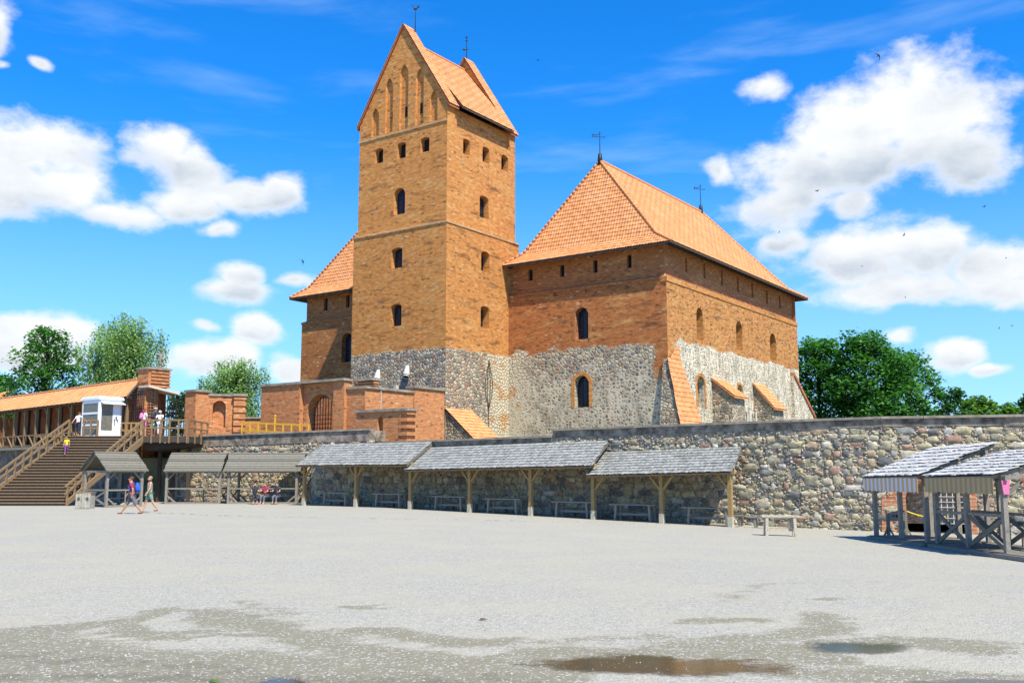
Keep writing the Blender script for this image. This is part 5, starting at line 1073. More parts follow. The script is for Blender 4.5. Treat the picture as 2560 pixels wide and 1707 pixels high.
for (B_, T2, sg) in ((LB, LT, -1), (RB, RT, 1)):
    off = Vector((sg * .08, 0, 0)); A, Bq = B_ + off, T2 + off
    mb = MB(); mb.hexa([A + Vector((0, -.1, 0)), A + Vector((.08 * sg, -.1, 0)), Bq + Z * (ZT - .45) + Vector((.08 * sg, 0, 0)), Bq + Z * (ZT - .45)], [A + Vector((0, -.1, .32)), A + Vector((.08 * sg, -.1, .32)), Bq + Z * (ZT + .02) + Vector((.08 * sg, 0, 0)), Bq + Z * (ZT + .02)]); mb.build('stringer', 'brown_wood', stt)
    for dz, w_ in ((1.0, .12), (.58, .10)): mb = MB(); s0 = A + Z * (dz + .05) + (A - Bq).normalized() * .2; mb.beam(s0, Bq + Z * (ZT + dz), .09, w_); mb.build('handrail', 'brown_wood', stt)
    for k in range(12):
        f = k / 11; p = A.lerp(Bq, f); mb = MB(); mb.beam(p + Z * (ZT * f), p + Z * (ZT * f + 1.0), .10, .12); mb.build('railing_post', 'brown_wood', stt)
pxR = AT(468, 1104, 62.4).x; pf_ = thing('wooden_platform', 'raised wooden platform with plank deck and railing at the top of the stairs', 'platform', (RT.x, 65, 0)); x0, x1 = LT.x - 2.2, pxR
mb = MB(); nb = 22
for i in range(nb): ya = 62.45 + i * .38; mb.box(((x0 + x1) / 2, ya + .19, ZT - .03), (x1 - x0, .365, .06))
mb.build('deck', 'brown_wood', pf_); mb = MB(); mb.box(((RT.x + x1) / 2, 62.40, ZT - .22), (x1 - RT.x, .08, .38)); mb.build('fascia', 'dark_wood', pf_)
mb = MB(); mb.box((x1 - .04, 66, ZT - .22), (.08, 7.2, .38)); mb.build('fascia', 'dark_wood', pf_)
mb = MB(); mb.hexa([(RT.x + .1, 62.9, ZT - .9), (x1 - .3, 62.9, ZT - .62), (x1 - .3, 69, ZT - .62), (RT.x + .1, 69, ZT - .9)], [(RT.x + .1, 62.9, ZT - .42), (x1 - .1, 62.9, ZT - .42), (x1 - .1, 69, ZT - .42), (RT.x + .1, 69, ZT - .42)]); mb.build('joist_frame', 'dark_wood', pf_)
for x in (RT.x + .5, (RT.x + x1) / 2, x1 - .5):
    mb = MB(); mb.beam((x, 64.5, 0), (x, 64.5, ZT - .5), .22, .22, up=(1, 0, 0)); mb.build('support_post', 'dark_wood', pf_)
def railing(par, A, B, n, mat='brown_wood', h=1.0, drop=.45, mid=.5):
    for dz, w_ in ((h, .1), (mid, .09)): mb = MB(); mb.beam(A + Z * dz, B + Z * dz, .08, w_); mb.build('rail', mat, par)
    for i in range(n): p = A.lerp(B, i / (n - 1)); mb = MB(); mb.beam(p - Z * drop, p + Z * (h - .02), .1, .1, up=(1, 0, 0)); mb.build('railing_post', mat, par)
railing(pf_, Vector((RT.x + .1, 62.33, ZT)), Vector((x1, 62.33, ZT)), 6); railing(pf_, Vector((x1 + .02, 62.5, ZT)), Vector((x1 + .02, 66.4, ZT)), 4)
railing(pf_, AT(209, 1089, 63.6) * 1, AT(243, 1089, 63.6) * 1, 3, drop=0); railing(pf_, Vector((AT(302, 1089, 66).x, 66, ZT)), Vector((AT(352, 1089, 66).x, 66, ZT)), 5, mat='gold_wood', drop=0)
# dark wall under the platform and gallery
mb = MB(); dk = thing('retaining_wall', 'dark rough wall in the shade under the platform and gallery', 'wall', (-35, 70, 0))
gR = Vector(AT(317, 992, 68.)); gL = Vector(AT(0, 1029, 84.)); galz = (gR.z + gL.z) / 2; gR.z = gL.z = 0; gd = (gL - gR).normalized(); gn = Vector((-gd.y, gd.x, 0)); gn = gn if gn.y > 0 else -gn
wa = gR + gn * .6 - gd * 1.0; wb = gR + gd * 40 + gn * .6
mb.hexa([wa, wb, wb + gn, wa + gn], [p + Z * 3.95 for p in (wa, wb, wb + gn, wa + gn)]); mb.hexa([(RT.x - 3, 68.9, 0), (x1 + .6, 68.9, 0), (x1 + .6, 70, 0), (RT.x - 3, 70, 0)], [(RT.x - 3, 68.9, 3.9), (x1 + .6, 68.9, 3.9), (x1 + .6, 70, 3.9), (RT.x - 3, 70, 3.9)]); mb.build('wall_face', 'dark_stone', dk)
# ------------------------------------------------------------------ gallery
gal = thing('covered_gallery', 'long timber gallery with orange tiled roof and plank railing at the far left', 'gallery', gR); gE = gR + gd * 27
bk_ = Plane(gR + gn * 2.6, -gd); rg = bk_.P(*bk_.px(352, 950)); zr_g = (rg.z + bk_.px(49, 992)[1]) / 2; rg.z = zr_g; rgE = rg + gd * 27; eR_, eL_ = gR + Z * galz, gE + Z * galz
mb = MB(); tiles(mb, eL_, eR_, rgE, rg, amp=.05); mb.build('roof', 'roof_tile', gal); n_ = (eR_ - eL_).cross(rg - eL_).normalized()
mb = MB(); mb.hexa([p - n_ * .12 for p in (eL_, eR_, rg, rgE)], [p - n_ * .03 for p in (eL_, eR_, rg, rgE)]); mb.build('roof_boards', 'dark_wood', gal)
mb = MB(); ridge(mb, rgE + Z * .06, rg + Z * .06, .14); mb.build('ridge_tiles', 'roof_tile', gal, smooth=True); mb = MB(); mb.beam(eR_ - gd * .05, rg - gd * .05, .06, .2); mb.build('barge_board', 'grey_wood', gal)
mb = MB(); p0 = rg - Z * .2; p0.z = 0; b0, b1 = gR + gn * 2.4 - gd * .2, gE + gn * 2.4; mb.hexa([b0 + Z * 3.9, b1 + Z * 3.9, b1 + gn * .4 + Z * 3.9, b0 + gn * .4 + Z * 3.9], [b0 + Z * (zr_g - .3), b1 + Z * (zr_g - .3), b1 + gn * .4 + Z * (zr_g - .3), b0 + gn * .4 + Z * (zr_g - .3)]); mb.build('back_wall', 'orange_plaster', gal)
mb = MB(); c0, c1 = gR + gn * .2, gE + gn * .2; mb.hexa([c0 + Z * 3.8, c1 + Z * 3.8, c1 + gn * 2.3 + Z * 3.8, c0 + gn * 2.3 + Z * 3.8], [c0 + Z * 4.0, c1 + Z * 4.0, c1 + gn * 2.3 + Z * 4.0, c0 + gn * 2.3 + Z * 4.0]); mb.build('floor', 'weathered_wood', gal)
for k in range(12):
    p = gR + gn * .35 + gd * (.6 + 2.25 * k); mb = MB(); mb.beam(p + Z * 3.9, p + Z * (galz + .1), .2, .2, up=gd); mb.build('post', 'brown_wood', gal)
    mb = MB(); mb.beam(p + Z * (galz - .7), p + gd * .7 + Z * (galz - .05), .1, .12, up=gn); mb.build('brace', 'brown_wood', gal)
    mb = MB(); mb.beam(p - gn * .1 + Z * 3.95, p - gn * .1 + gd * 1.1 + Z * 4.85, .07, .1, up=gn); mb.build('railing_brace', 'brown_wood', gal)
    q = p + gn * 2.0; mb = MB(); mb.beam(q + Z * 3.9, q + Z * (galz + .8), .22, .12, up=gd); mb.build('wall_post', 'dark_wood', gal)
for z in (4.1, 4.92): mb = MB(); mb.beam(gR + gn * .3 + gd * .6 + Z * z, gE + gn * .3 + Z * z, .09, .11); mb.build('rail', 'brown_wood', gal)
mb = MB(); mb.beam(gR + gn * .35 + Z * (galz - .03), gE + gn * .35 + Z * (galz - .03), .16, .16); mb.build('plate', 'dark_wood', gal)
b = thing('gallery_roof', 'second orange tiled roof with pale edge board, cut off by the left edge of the picture', 'roof', AT(20, 1020, 92)); A_, B_, C_, D_ = AT(-130, 1046, 99), AT(-8, 1020, 92), AT(-90, 1004, 103), AT(44, 985, 96)
mb = MB(); tiles(mb, A_, B_, C_, D_, amp=.05); mb.build('roof', 'roof_tile', b); mb = MB(); mb.beam(B_ + Vector((.02, 0, -.05)), D_ + Vector((.02, 0, -.05)), .1, .3); mb.build('barge_board', 'grey_wood', b)
mb = MB(); q = [p - Z * .2 for p in (A_, B_, D_, C_)]; mb.hexa([Vector((p.x, p.y, 2.8)) for p in q], q); mb.build('wall', 'orange_plaster', b)
# ------------------------------------------------------------------ glazed booth
q0 = AT(243, 1087, 63.8); q0.z = ZT; bo = thing('ticket_booth', 'small white framed booth with one large glazed opening at the top of the stairs', 'booth', q0); pfr = Plane(q0, va); psd = Plane(q0, -vb)
wF = pfr.px(304, 1040)[0]; wS = -psd.px(204, 1040)[0]; hb_ = AT(243, 990, 63.8).z - ZT
def bb(mb, a0_, a1_, b0_, b1_, z0, z1): mb.hexa([q0 + va * a + vb * b + Z * z0 for a, b in ((a0_, b0_), (a1_, b0_), (a1_, b1_), (a0_, b1_))], [q0 + va * a + vb * b + Z * z1 for a, b in ((a0_, b0_), (a1_, b0_), (a1_, b1_), (a0_, b1_))])
mb = MB(); bb(mb, 0, wF, wS - .08, wS, .15, hb_ - .12); bb(mb, wF - .07, wF, .0, wS - .08, .15, hb_ - .12); mb.build('back_panel', 'booth_white', bo)
mb = MB(); f = .09
bb(mb, 0, f, 0, f, 0, hb_ - .2); bb(mb, 0, f, wS - f, wS, 0, hb_ - .2); bb(mb, wF - f, wF, 0, f, 0, hb_ - .2); bb(mb, .01, f, f, wS - f, hb_ - .45, hb_ - .2); bb(mb, .01, f, f, wS - f, .0, .12)
for z in (.72, 1.48): bb(mb, .01, f, f, wS - f, z, z + .13)
mb.build('frame', 'booth_white', bo)
mb = MB(); x1_, x2_ = wF * .13, wF * .62; zb_, zt2 = .42, hb_ - .5; bb(mb, f, x1_, .0, .06, 0, hb_ - .2); bb(mb, x2_, wF - f, .0, .06, 0, hb_ - .2); bb(mb, x1_, x2_, .0, .06, 0, zb_); bb(mb, x1_, x2_, .0, .06, zt2, hb_ - .2); mb.build('front_panel', 'booth_white', bo)
mb = MB(); bb(mb, x1_, x2_, .03, .05, zb_, zt2); mb.build('window', 'booth_glass', bo); mb = MB(); bb(mb, .03, .05, f, wS - f, .12, hb_ - .45); mb.build('side_window', 'booth_glass', bo)
mb = MB(); bb(mb, -.06, wF + .08, -.1, wS + .06, hb_ - .2, hb_ - .06); bb(mb, -.02, wF + .04, -.04, wS + .02, hb_ - .06, hb_ + .02); mb.build('roof', 'booth_white', bo)
mb = MB(); mb.hexa([q0 + va * a + vb * b + Z * z for a, b, z in ((f, -.02, hb_ - .34), (wF, -.02, hb_ - .34), (wF, -.42, hb_ - .50), (f, -.42, hb_ - .50))], [q0 + va * a + vb * b + Z * z for a, b, z in ((f, -.02, hb_ - .30), (wF, -.02, hb_ - .30), (wF, -.42, hb_ - .46), (f, -.42, hb_ - .46))]); mb.build('awning', 'booth_white', bo)
mb = MB(); bb(mb, wF * .74, wF * .80, -.012, 0, 1.2, 1.36); bb(mb, wF * .76, wF * .86, -.012, 0, 1.1, 1.17); bb(mb, wF * .80, wF * .86, -.012, 0, 1.0, 1.06); bb(mb, wF * .70, wF * .73, -.012, 0, .78, .95); mb.build('symbol', 'booth_dark', bo)
mb = MB(); bb(mb, wF * .68, wF * .71, -.04, 0, 1.0, 1.2); mb.build('handle', 'iron', bo)
# ------------------------------------------------------------------ market stalls on the right
Q0, Q1 = G(2180, 1346), G(2505, 1394); zg = (Q0.z + Q1.z) / 2; Q0.z = Q1.z = 0; sp_ = Plane(Q0, Q1 - Q0); spE = Plane(Q0 + sp_.n * .32, sp_.t); inn_ = -sp_.n
def stall(lbl, e0, e1, pst, s0d, s1d, dep, rise, cloth, roofmat, xb):
    a0_, z0 = spE.px(*e0); a1_, z1 = spE.px(*e1); ze = (z0 + z1) / 2; t = thing('market_stall', lbl, 'stall', sp_.P((a0_ + a1_) / 2, 0, -dep / 2)); P = lambda s_, z, d: sp_.P(s_, z, -d)
    BL, BR, TL, TR = P(a0_, z0, -.32), P(a1_, z1, -.32), P(a0_, z0 + rise, dep + .35), P(a1_, z1 + rise, dep + .35); mb = MB(); shingles(mb, BL, BR, TL, TR, w=.17, rh=.36, th=.025, jit=.02); mb.build('shingle_roof', roofmat, t)
    nn = (BR - BL).cross(TL - BL).normalized(); mb = MB(); mb.hexa([p - nn * .05 for p in (BL, BR, TR, TL)], [p - nn * .02 for p in (BL, BR, TR, TL)]); mb.build('roof_boards', 'weathered_wood', t)
    for i in range(7): f = (i + .08) / 6.2; mb = MB(); a, b = BL.lerp(BR, f), TL.lerp(TR, f); mb.beam(a - nn * .09, b - nn * .09, .05, .08); mb.build('rafter', 'weathered_wood', t)
    for f in (.08, .3, .52, .74, .94): mb = MB(); a, b = BL.lerp(TL, f), BR.lerp(TR, f); mb.beam(a - nn * .045, b + (b - a).normalized() * .06 - nn * .045, .06, .03); mb.build('batten', 'grey_wood', t)
    mb = MB(); mb.hexa([P(s0d, zg - .1, -.15), P(s1d, zg - .1, -.15), P(s1d, zg - .1, dep + .2), P(s0d, zg - .1, dep + .2)], [P(s0d, zg + .14, -.15), P(s1d, zg + .14, -.15), P(s1d, zg + .14, dep + .2), P(s0d, zg + .14, dep + .2)])
    mb.build('deck', 'grey_wood', t); mb = MB(); mb.beam(P(s0d, zg + .04, -.2), P(s1d, zg + .04, -.2), .08, .16); mb.build('sill', 'weathered_wood', t)
    for s_ in pst:
        for d in (0, dep): mb = MB(); zt = ze + rise * (d + .32) / (dep + .67) - .06; mb.beam(P(s_, zg - .05, d), P(s_, zt, d), .13, .13, up=sp_.t); mb.build('post', 'weathered_wood', t)
    for d in (0, dep): zt = ze + rise * (d + .32) / (dep + .67) - .14; mb = MB(); mb.beam(P(min(pst) - .2, zt, d), P(max(pst) + .2, zt, d), .09, .13); mb.build('plate', 'weathered_wood', t)
    for s_ in (min(pst), max(pst)):
        mb = MB(); mb.beam(P(s_, ze - .02, 0), P(s_, ze - .02, dep), .08, .11); mb.build('tie_beam', 'weathered_wood', t)
        mb = MB(); mb.beam(P(s_, ze - .6, 0), P(s_, ze - .05, .6), .07, .1); mb.build('brace', 'grey_wood', t)
    mb = MB(); w_ = (a1_ - a0_) / 60; 
    for i in range(60): x = a0_ + .02 + i * w_; dz = .42 + .05 * abs(math.sin(i * .5)) * (1 if i % 2 else .4); mb.q([P(x, z0 - .01, -.30), P(x, z0 - dz, -.30), P(x + w_, z0 - dz - .02, -.30), P(x + w_, z0 - .01, -.30)], uv=[(x, 1), (x, 0), (x + w_, 0), (x + w_, 1)])
    o = mb.build('valance', cloth, t); sm = o.modifiers.new('thickness', 'SOLIDIFY'); sm.thickness = .01
    if xb:
        for i in range(len(pst) - 1):
            a, b = pst[i], pst[i + 1]
            for d in (0, dep * .55):
                mb = MB(); mb.beam(P(a, zg + 1.12, d), P(b, zg + 1.12, d), .06, .08); mb.build('rail', 'weathered_wood', t)
                for q in (0, 1): mb = MB(); mb.beam(P(a + .03, zg + .2 + .86 * q, d + .02 * q), P(b - .03, zg + 1.06 - .86 * q, d + .02 * q), .05, .12); mb.build('cross_brace', 'grey_wood', t)
    return t, P
pa = [sp_.px(x, 1186)[0] for x in (2184, 2246, 2310)]; pb_ = [sp_.px(x, 1186)[0] for x in (2336, 2412, 2506)]
stA, PP = stall('farther market stall with grey and orange striped valance under a pale shingle roof', (2156, 1193), (2290, 1189), pa, pa[0] - .25, pa[2] + .1, 2.0, 1.04, 'striped_cloth', 'light_shingle', False)
stB, PP = stall('nearer market stall with cross-braced railing and faded brown valance, at the right edge', (2308, 1192), (2478, 1188), pb_, pb_[0] - .2, pb_[2] + 1.6, 2.05, .80, 'faded_cloth', 'light_shingle', True)
for (d, z, m_, lb) in [(.0, 1.42, 'pink_cloth', 'pink cloth rag hanging from the near corner of the nearer stall'), (.62, 1.5, 'orangecloth', 'small orange pennant hanging inside the nearer stall at the right edge')]:
    c = PP(pb_[2] + .1, z, d); mb = MB(); i_ = sp_.t * .0 + inn_ * .12
    mb.hexa([c - i_ + Z * .18, c + i_ + Z * .2, c + i_ * .7 - Z * .18, c - i_ * .6 - Z * .2], [p + sp_.t * .03 for p in (c - i_ + Z * .18, c + i_ + Z * .2, c + i_ * .7 - Z * .18, c - i_ * .6 - Z * .2)]); tag(mb.build('hanging_cloth', m_), lb, 'cloth')
for d, s_ in ((1.25, pb_[2] + .5), (1.5, pb_[1] + .3)):
    c = PP(s_, zg + .14, d); t = thing('stool', 'low dark crate-like counter standing inside the nearer stall ' + ('by its right edge' if d < 1.4 else 'behind the cross braces'), 'counter', c); mb = MB(); mb.box(c + Z * .72, (.5, 1.1, .05), .12); mb.build('top', 'weathered_wood', t)
    for dx in (-.2, .2):
        for dy in (-.45, .45): mb = MB(); mb.beam(c + Vector((dx, dy, 0)), c + Vector((dx, dy, .7)), .07, .07); mb.build('leg', 'weathered_wood', t)
# pillory
t = thing('pillory', 'grey wooden pillory board between two splayed posts behind the farther stall', 'pillory', PP(pa[1], zg, 2.6)); c0, c1 = PP(pa[0] + .5, .0, 2.45), PP(pa[0] + .5, .0, 2.45) + Vector((.62, .05, 0))
c0 = G(2222, 1342); c1 = c0 + Vector((.62, -.05, 0))
for c in (c0, c1):
    mb = MB(); mb.beam(c, c + Z * .97, .1, .12); mb.build('post', 'grey_wood', t)
    for dx in (-1, 1): mb = MB(); mb.beam(c + Z * .38, c + Vector((dx * .2, -.05, 0)), .05, .06); mb.build('foot_brace', 'grey_wood', t)
mb = MB(); mb.hexa([c0 + Z * .58 + Vector((0, -.05, 0)), c1 + Z * .58 + Vector((0, -.05, 0)), c1 + Z * .58 + Vector((0, .03, 0)), c0 + Z * .58 + Vector((0, .03, 0))], [c0 + Z * .93 + Vector((0, -.05, 0)), c1 + Z * .93 + Vector((0, -.05, 0)), c1 + Z * .93 + Vector((0, .03, 0)), c0 + Z * .93 + Vector((0, .03, 0))]); mb.build('board', 'weathered_wood', t)
for f in (.3, .5, .7): c = c0.lerp(c1, f) + Vector((0, -.055, .76)); mb = MB(); mb.tube([c, c + Vector((0, -.008, 0))], .05 if f == .5 else .03, 10); mb.build('hole', 'void_dark', t)
# ------------------------------------------------------------------ people
def skinmesh(name, nodes, edges, mat, parent, sub=1):
    """nodes: list of (pos, radius); one continuous skinned surface"""
    me = bpy.data.meshes.new(name); me.from_pydata([tuple(p) for p, r in nodes], edges, []); o = bpy.data.objects.new(name, me); COL.objects.link(o)
    o.modifiers.new('skin', 'SKIN')
    if not me.skin_vertices: raise RuntimeError('no skin layer')
    for i, (p, r) in enumerate(nodes):
        sv = me.skin_vertices[0].data[i]; sv.radius = (r, r) if not isinstance(r, tuple) else r; sv.use_root = i == 0
    s_ = o.modifiers.new('sub', 'SUBSURF'); s_.levels = sub; s_.render_levels = sub
    dg = bpy.context.evaluated_depsgraph_get(); dg.update(); m2 = bpy.data.meshes.new_from_object(o.evaluated_get(dg)); m2.name = name
    bpy.data.objects.remove(o); m2.materials.clear(); m2.materials.append(MAT[mat]); m2.polygons.foreach_set('use_smooth', [True] * len(m2.polygons))
    o = bpy.data.objects.new(name, m2); COL.objects.link(o); o.parent = parent; return o
def person(lbl, loc, rz, h, top, bottom, hair, legs=(20, -15), arms=((10, 15), (-12, 20)), skin='skin', bottom_len=.5, sleeve=.45, dress=False, lean=0., hairlong=False, hat=None, bag=None, shades=False, sit=False, shoes='sandal', group=None, phone=False):
    """stands at the origin facing -Y; legs: swing angles; arms: (shoulder, elbow) angles, forward positive"""
    P = thing('person', lbl, 'person', (0, 0, 0), group); V = Vector
    hipz = .50 * h if not sit else .26 * h; hw = .052 * h; sw = .105 * h; ln = V((0, -math.sin(math.radians(lean)), math.cos(math.radians(lean))))
    pel = V((0, 0, hipz + .02 * h)); ch = pel + ln * .16 * h; nk = pel + ln * .315 * h; hd = nk + ln * .075 * h + V((0, -.012 * h, 0))
    nodes = [(pel, .07 * h), (ch, .072 * h), (pel + ln * .26 * h, .074 * h), (nk, .032 * h), (hd + V((0, 0, -.02 * h)), .045 * h), (hd + V((0, 0, .035 * h)), (.048 * h, .056 * h)), (hd + V((0, 0, .062 * h)), .03 * h)]
    edges = [(0, 1), (1, 2), (2, 3), (3, 4), (4, 5), (5, 6)]; J = {}
    for s_, sg in enumerate((-1, 1)):
        a = math.radians(legs[s_]); hp = pel + V((sg * hw, 0, -.02 * h)); th = .235 * h; sh = .235 * h
        if sit: kn = hp + V((sg * .02, -th, 0)); an = kn + V((0, -.03, -sh))
        else:
            kn = hp + V((0, -math.sin(a) * th, -math.cos(a) * th)); b_ = a - math.radians(max(0, 14 if a < 0 else 4)); an = kn + V((0, -math.sin(b_) * sh, -math.cos(b_) * sh))
        toe = an + V((0, -.075 * h, -.022 * h)); i = len(nodes); nodes += [(hp, .052 * h), (kn, .033 * h), (kn.lerp(an, .35), .034 * h), (an, .019 * h), (toe, (.022 * h, .014 * h))]; edges += [(0, i), (i, i + 1), (i + 1, i + 2), (i + 2, i + 3), (i + 3, i + 4)]; J['leg%d' % s_] = (hp, kn, an, toe)
    for s_, sg in enumerate((-1, 1)):
        a, e = arms[s_]; a = math.radians(a); e = math.radians(e); so = pel + ln * .285 * h + V((sg * sw, 0, 0)); el_ = so + V((sg * .025 * h, -math.sin(a) * .155 * h, -math.cos(a) * .155 * h)); wr_ = el_ + V((0, -math.sin(a + e) * .14 * h, -math.cos(a + e) * .14 * h)); dr = (wr_ - el_).normalized(); ha = wr_ + dr * .035 * h
        i = len(nodes); nodes += [(so, .034 * h), (el_, .023 * h), (wr_, .015 * h), (ha, (.012 * h, .022 * h))]; edges += [(2, i), (i, i + 1), (i + 1, i + 2), (i + 2, i + 3)]; J['arm%d' % s_] = (so, el_, wr_, ha, dr)
    body = skinmesh('body', nodes, edges, skin, P, 2)
    for s_ in (0, 1):
        so, el_, wr_, ha, dr = J['arm%d' % s_]; mb = MB(); sd = V((0, 1, 0)) if abs(dr.y) < .8 else V((0, 0, 1))
        for f in range(4): o_ = sd * (f - 1.5) * .0105 * h; L_ = (.038, .044, .041, .032)[f] * h; b_ = ha + dr * .008 * h + o_; mb.tube([b_, b_ + dr * L_ * .55, b_ + dr * L_ + V((0, -.008 * h, 0))], [.0055 * h, .005 * h, .0035 * h], 6)
        b_ = wr_ + dr * .015 * h - sd * .015 * h; mb.tube([b_, b_ - sd * .018 * h + dr * .022 * h], [.006 * h, .0045 * h], 6); mb.build('fingers', skin, body, smooth=True)
    mb = MB(); mb.ell(hd + V((0, -.058 * h, .0)), (.008 * h, .014 * h, .014 * h)); mb.ell(hd + V((.052 * h, 0, 0)), (.006 * h, .012 * h, .018 * h)); mb.ell(hd + V((-.052 * h, 0, 0)), (.006 * h, .012 * h, .018 * h)); mb.build('nose_and_ears', skin, body, smooth=True)
    for sx in (-1, 1): mb = MB(); mb.ell(hd + V((sx * .02 * h, -.052 * h, .018 * h)), (.007 * h, .004 * h, .004 * h)); mb.build('eye', 'black', body, smooth=True)
    # clothes
    cl = [(pel + V((0, 0, -.0)), .078 * h), (ch, .078 * h), (pel + ln * .262 * h, .080 * h), (pel + ln * .305 * h, .045 * h)]; ce = [(0, 1), (1, 2), (2, 3)]
    if sleeve > 0:
        for s_ in (0, 1):
            so, el_, wr_, ha, dr = J['arm%d' % s_]; k = len(cl); cl += [(so, .042 * h)]; ce += [(2, k)]
            cl += [(so.lerp(el_, min(1, sleeve * 1.6)), .034 * h)]; ce += [(k, k + 1)]
            if sleeve > .7: cl += [(el_.lerp(wr_, .85), .022 * h)]; ce += [(k + 1, k + 2)]
    skinmesh('dress' if dress else 'shirt', cl, ce, top, P, 2)
    bl = [(pel + V((0, 0, .01 * h)), .082 * h)]; be = []
    for s_ in (0, 1):
        hp, kn, an, toe = J['leg%d' % s_]; k = len(bl); bl += [(hp, .062 * h)]; be += [(0, k)]
        if bottom_len <= .5: bl += [(hp.lerp(kn, bottom_len * 1.9), .05 * h)]; be += [(k, k + 1)]
        else: bl += [(kn, .043 * h), (kn.lerp(an, (bottom_len - .5) * 1.8), .032 * h)]; be += [(k, k + 1), (k + 1, k + 2)]
    skinmesh('skirt' if dress else 'trousers', bl, be, bottom, P, 2)
    for s_ in (0, 1):
        an, toe = J['leg%d' % s_][2:]; mb = MB(); mb.ell((an + toe) / 2 + V((0, -.005 * h, -.016 * h)), (.028 * h, .068 * h, .016 * h)); mb.build('shoe', shoes, P, smooth=True)
    mb = MB(); mb.ell(hd + V((0, .014 * h, .028 * h)), (.056 * h, .058 * h, .052 * h), 12, 8)
    if hairlong: mb.tube([hd + V((0, .05 * h, .03 * h)), hd + V((0, .085 * h, -.06 * h)), hd + V((0, .08 * h, -.2 * h))], [.035 * h, .03 * h, .012 * h], 8)
    mb.build('hair', hair, P, smooth=True)
    if hat: mb = MB(); mb.ell(hd + V((0, .008 * h, .048 * h)), (.060 * h, .064 * h, .038 * h), 12, 8); mb.tube([hd + V((0, -.03 * h, .05 * h)), hd + V((0, -.1 * h, .042 * h))], [.05 * h, .03 * h], 8); mb.build('hat', hat, P, smooth=True)
    if shades: mb = MB(); mb.box(hd + V((0, -.056 * h, .018 * h)), (.085 * h, .012 * h, .02 * h)); mb.build('sunglasses', 'black', P)
    if bag:
        c = pel + ln * .19 * h + V((0, .125 * h, 0)); mb = MB(); mb.ell(c, (.085 * h, .06 * h, .13 * h), 12, 8); mb.ell(c + V((0, .04 * h, -.04 * h)), (.06 * h, .035 * h, .06 * h), 10, 6); o = mb.build('backpack', bag, P, smooth=True)
        for sx in (-1, 1): mb = MB(); mb.tube([pel + ln * .30 * h + V((sx * .05 * h, .07 * h, 0)), pel + ln * .315 * h + V((sx * .06 * h, -.01 * h, 0)), pel + ln * .22 * h + V((sx * .06 * h, -.085 * h, 0)), pel + ln * .1 * h + V((sx * .075 * h, -.02 * h, 0))], .01 * h, 6); mb.build('strap', bag, o)
    if phone: ha = J['arm0'][3]; mb = MB(); mb.box(ha + V((.02, -.06, .04)), (.14, .03, .09)); mb.build('camera', 'black', P)
    lo = min(J['leg%d' % s_][3].z for s_ in (0, 1)) - .018 * h
    P.location = Vector(loc) - Vector((0, 0, lo)); P.rotation_euler = (0, 0, rz); return P
g = G(329, 1284); person('man walking left in maroon t-shirt and grey shorts with a blue backpack', g, math.radians(-80), 1.82, 'maroon', 'greyshort', 'brownhair', legs=(34, -26), arms=((14, 22), (-22, 28)), skin='tan_skin', bottom_len=.56, sleeve=.5, bag='bluebag', lean=6)
g = G(372, 1280); person('slim woman in sleeveless green dress and sunglasses walking beside the man with the backpack', g, math.radians(-58), 1.74, 'greendress', 'greendress', 'fairhair', legs=(20, -20), arms=((-8, 12), (10, 20)), bottom_len=.42, sleeve=0, dress=True, shades=True)
f_ = .70; p = RB.lerp(RT, f_); zc_ = ZT * 17 / 24; p = AT(165, 1142, RB.y + (RT.y - RB.y) * 16.5 / 24); p.z = zc_; person('small child in bright yellow shirt coming down the wooden stairs', p, math.radians(10), 1.1, 'yellowshirt', 'purple', 'brownhair', legs=(14, -12), arms=((15, 12), (-10, 15)), bottom_len=.95, sleeve=.4)
p = AT(193, 1088, 62.75); p.z = ZT; person('person in white shirt and dark trousers leaning on the rail atop the stairs', p, math.radians(150), 1.55, 'whitecloth', 'darkcloth', 'brownhair', legs=(4, -8), arms=((50, 10), (-40, 5)), bottom_len=.95, sleeve=.45, lean=6)
p = AT(359, 1089, 63.3); p.z = ZT; person('woman with red hair and pink backpack standing at the platform railing', p, math.radians(140), 1.78, 'whitecloth', 'pinkbag', 'redhair', legs=(3, -4), bottom_len=.4, bag='pinkbag', hairlong=True)
p = AT(385, 1089, 63.6); p.z = ZT; person('tall adult in dark top and grey cap at the platform railing', p, math.radians(165), 1.86, 'darkcloth', 'darkcloth', 'brownhair', legs=(3, -4), bottom_len=.55, hat='greycap', bag='darkcloth')
p = AT(398, 1089, 62.95); p.z = ZT; person('person dressed all in white with a sun hat holding a camera at the platform railing', p, math.radians(0), 1.62, 'whitecloth', 'whitecloth', 'fairhair', legs=(2, -3), arms=((40, 80), (35, 85)), bottom_len=.95, hat='whitecloth', phone=True)
p = AT(381, 1089, 63.05); p.z = ZT; person('small child in teal top between the adults at the platform railing', p, math.radians(20), .98, 'teal', 'darkcloth', 'fairhair', legs=(3, -3), bottom_len=.9, hat='whitecloth')
for (x, rz_, top, bt2, sh, lb) in [(636, 20, 'darkcloth', 'darkcloth', 'black', 'person in dark clothes sitting at the left in the shade of the small shed'), (664, -15, 'maroon', 'greyshort', 'pinkbag', 'person with pink shoes sitting in the middle of the shaded shed'), (693, -10, 'darkcloth', 'greyshort', 'black', 'person in dark top sitting at the right in the shade of the small shed')]:
    p = AT(x, 1252, 59.85); p.z = gz(p.x, p.y); person(lb, p, math.radians(rz_), 1.7, top, bt2, 'brownhair', arms=((35, 60), (30, 60)), bottom_len=.9, sit=True, shoes=sh, lean=8, group='people sitting in the small shed')
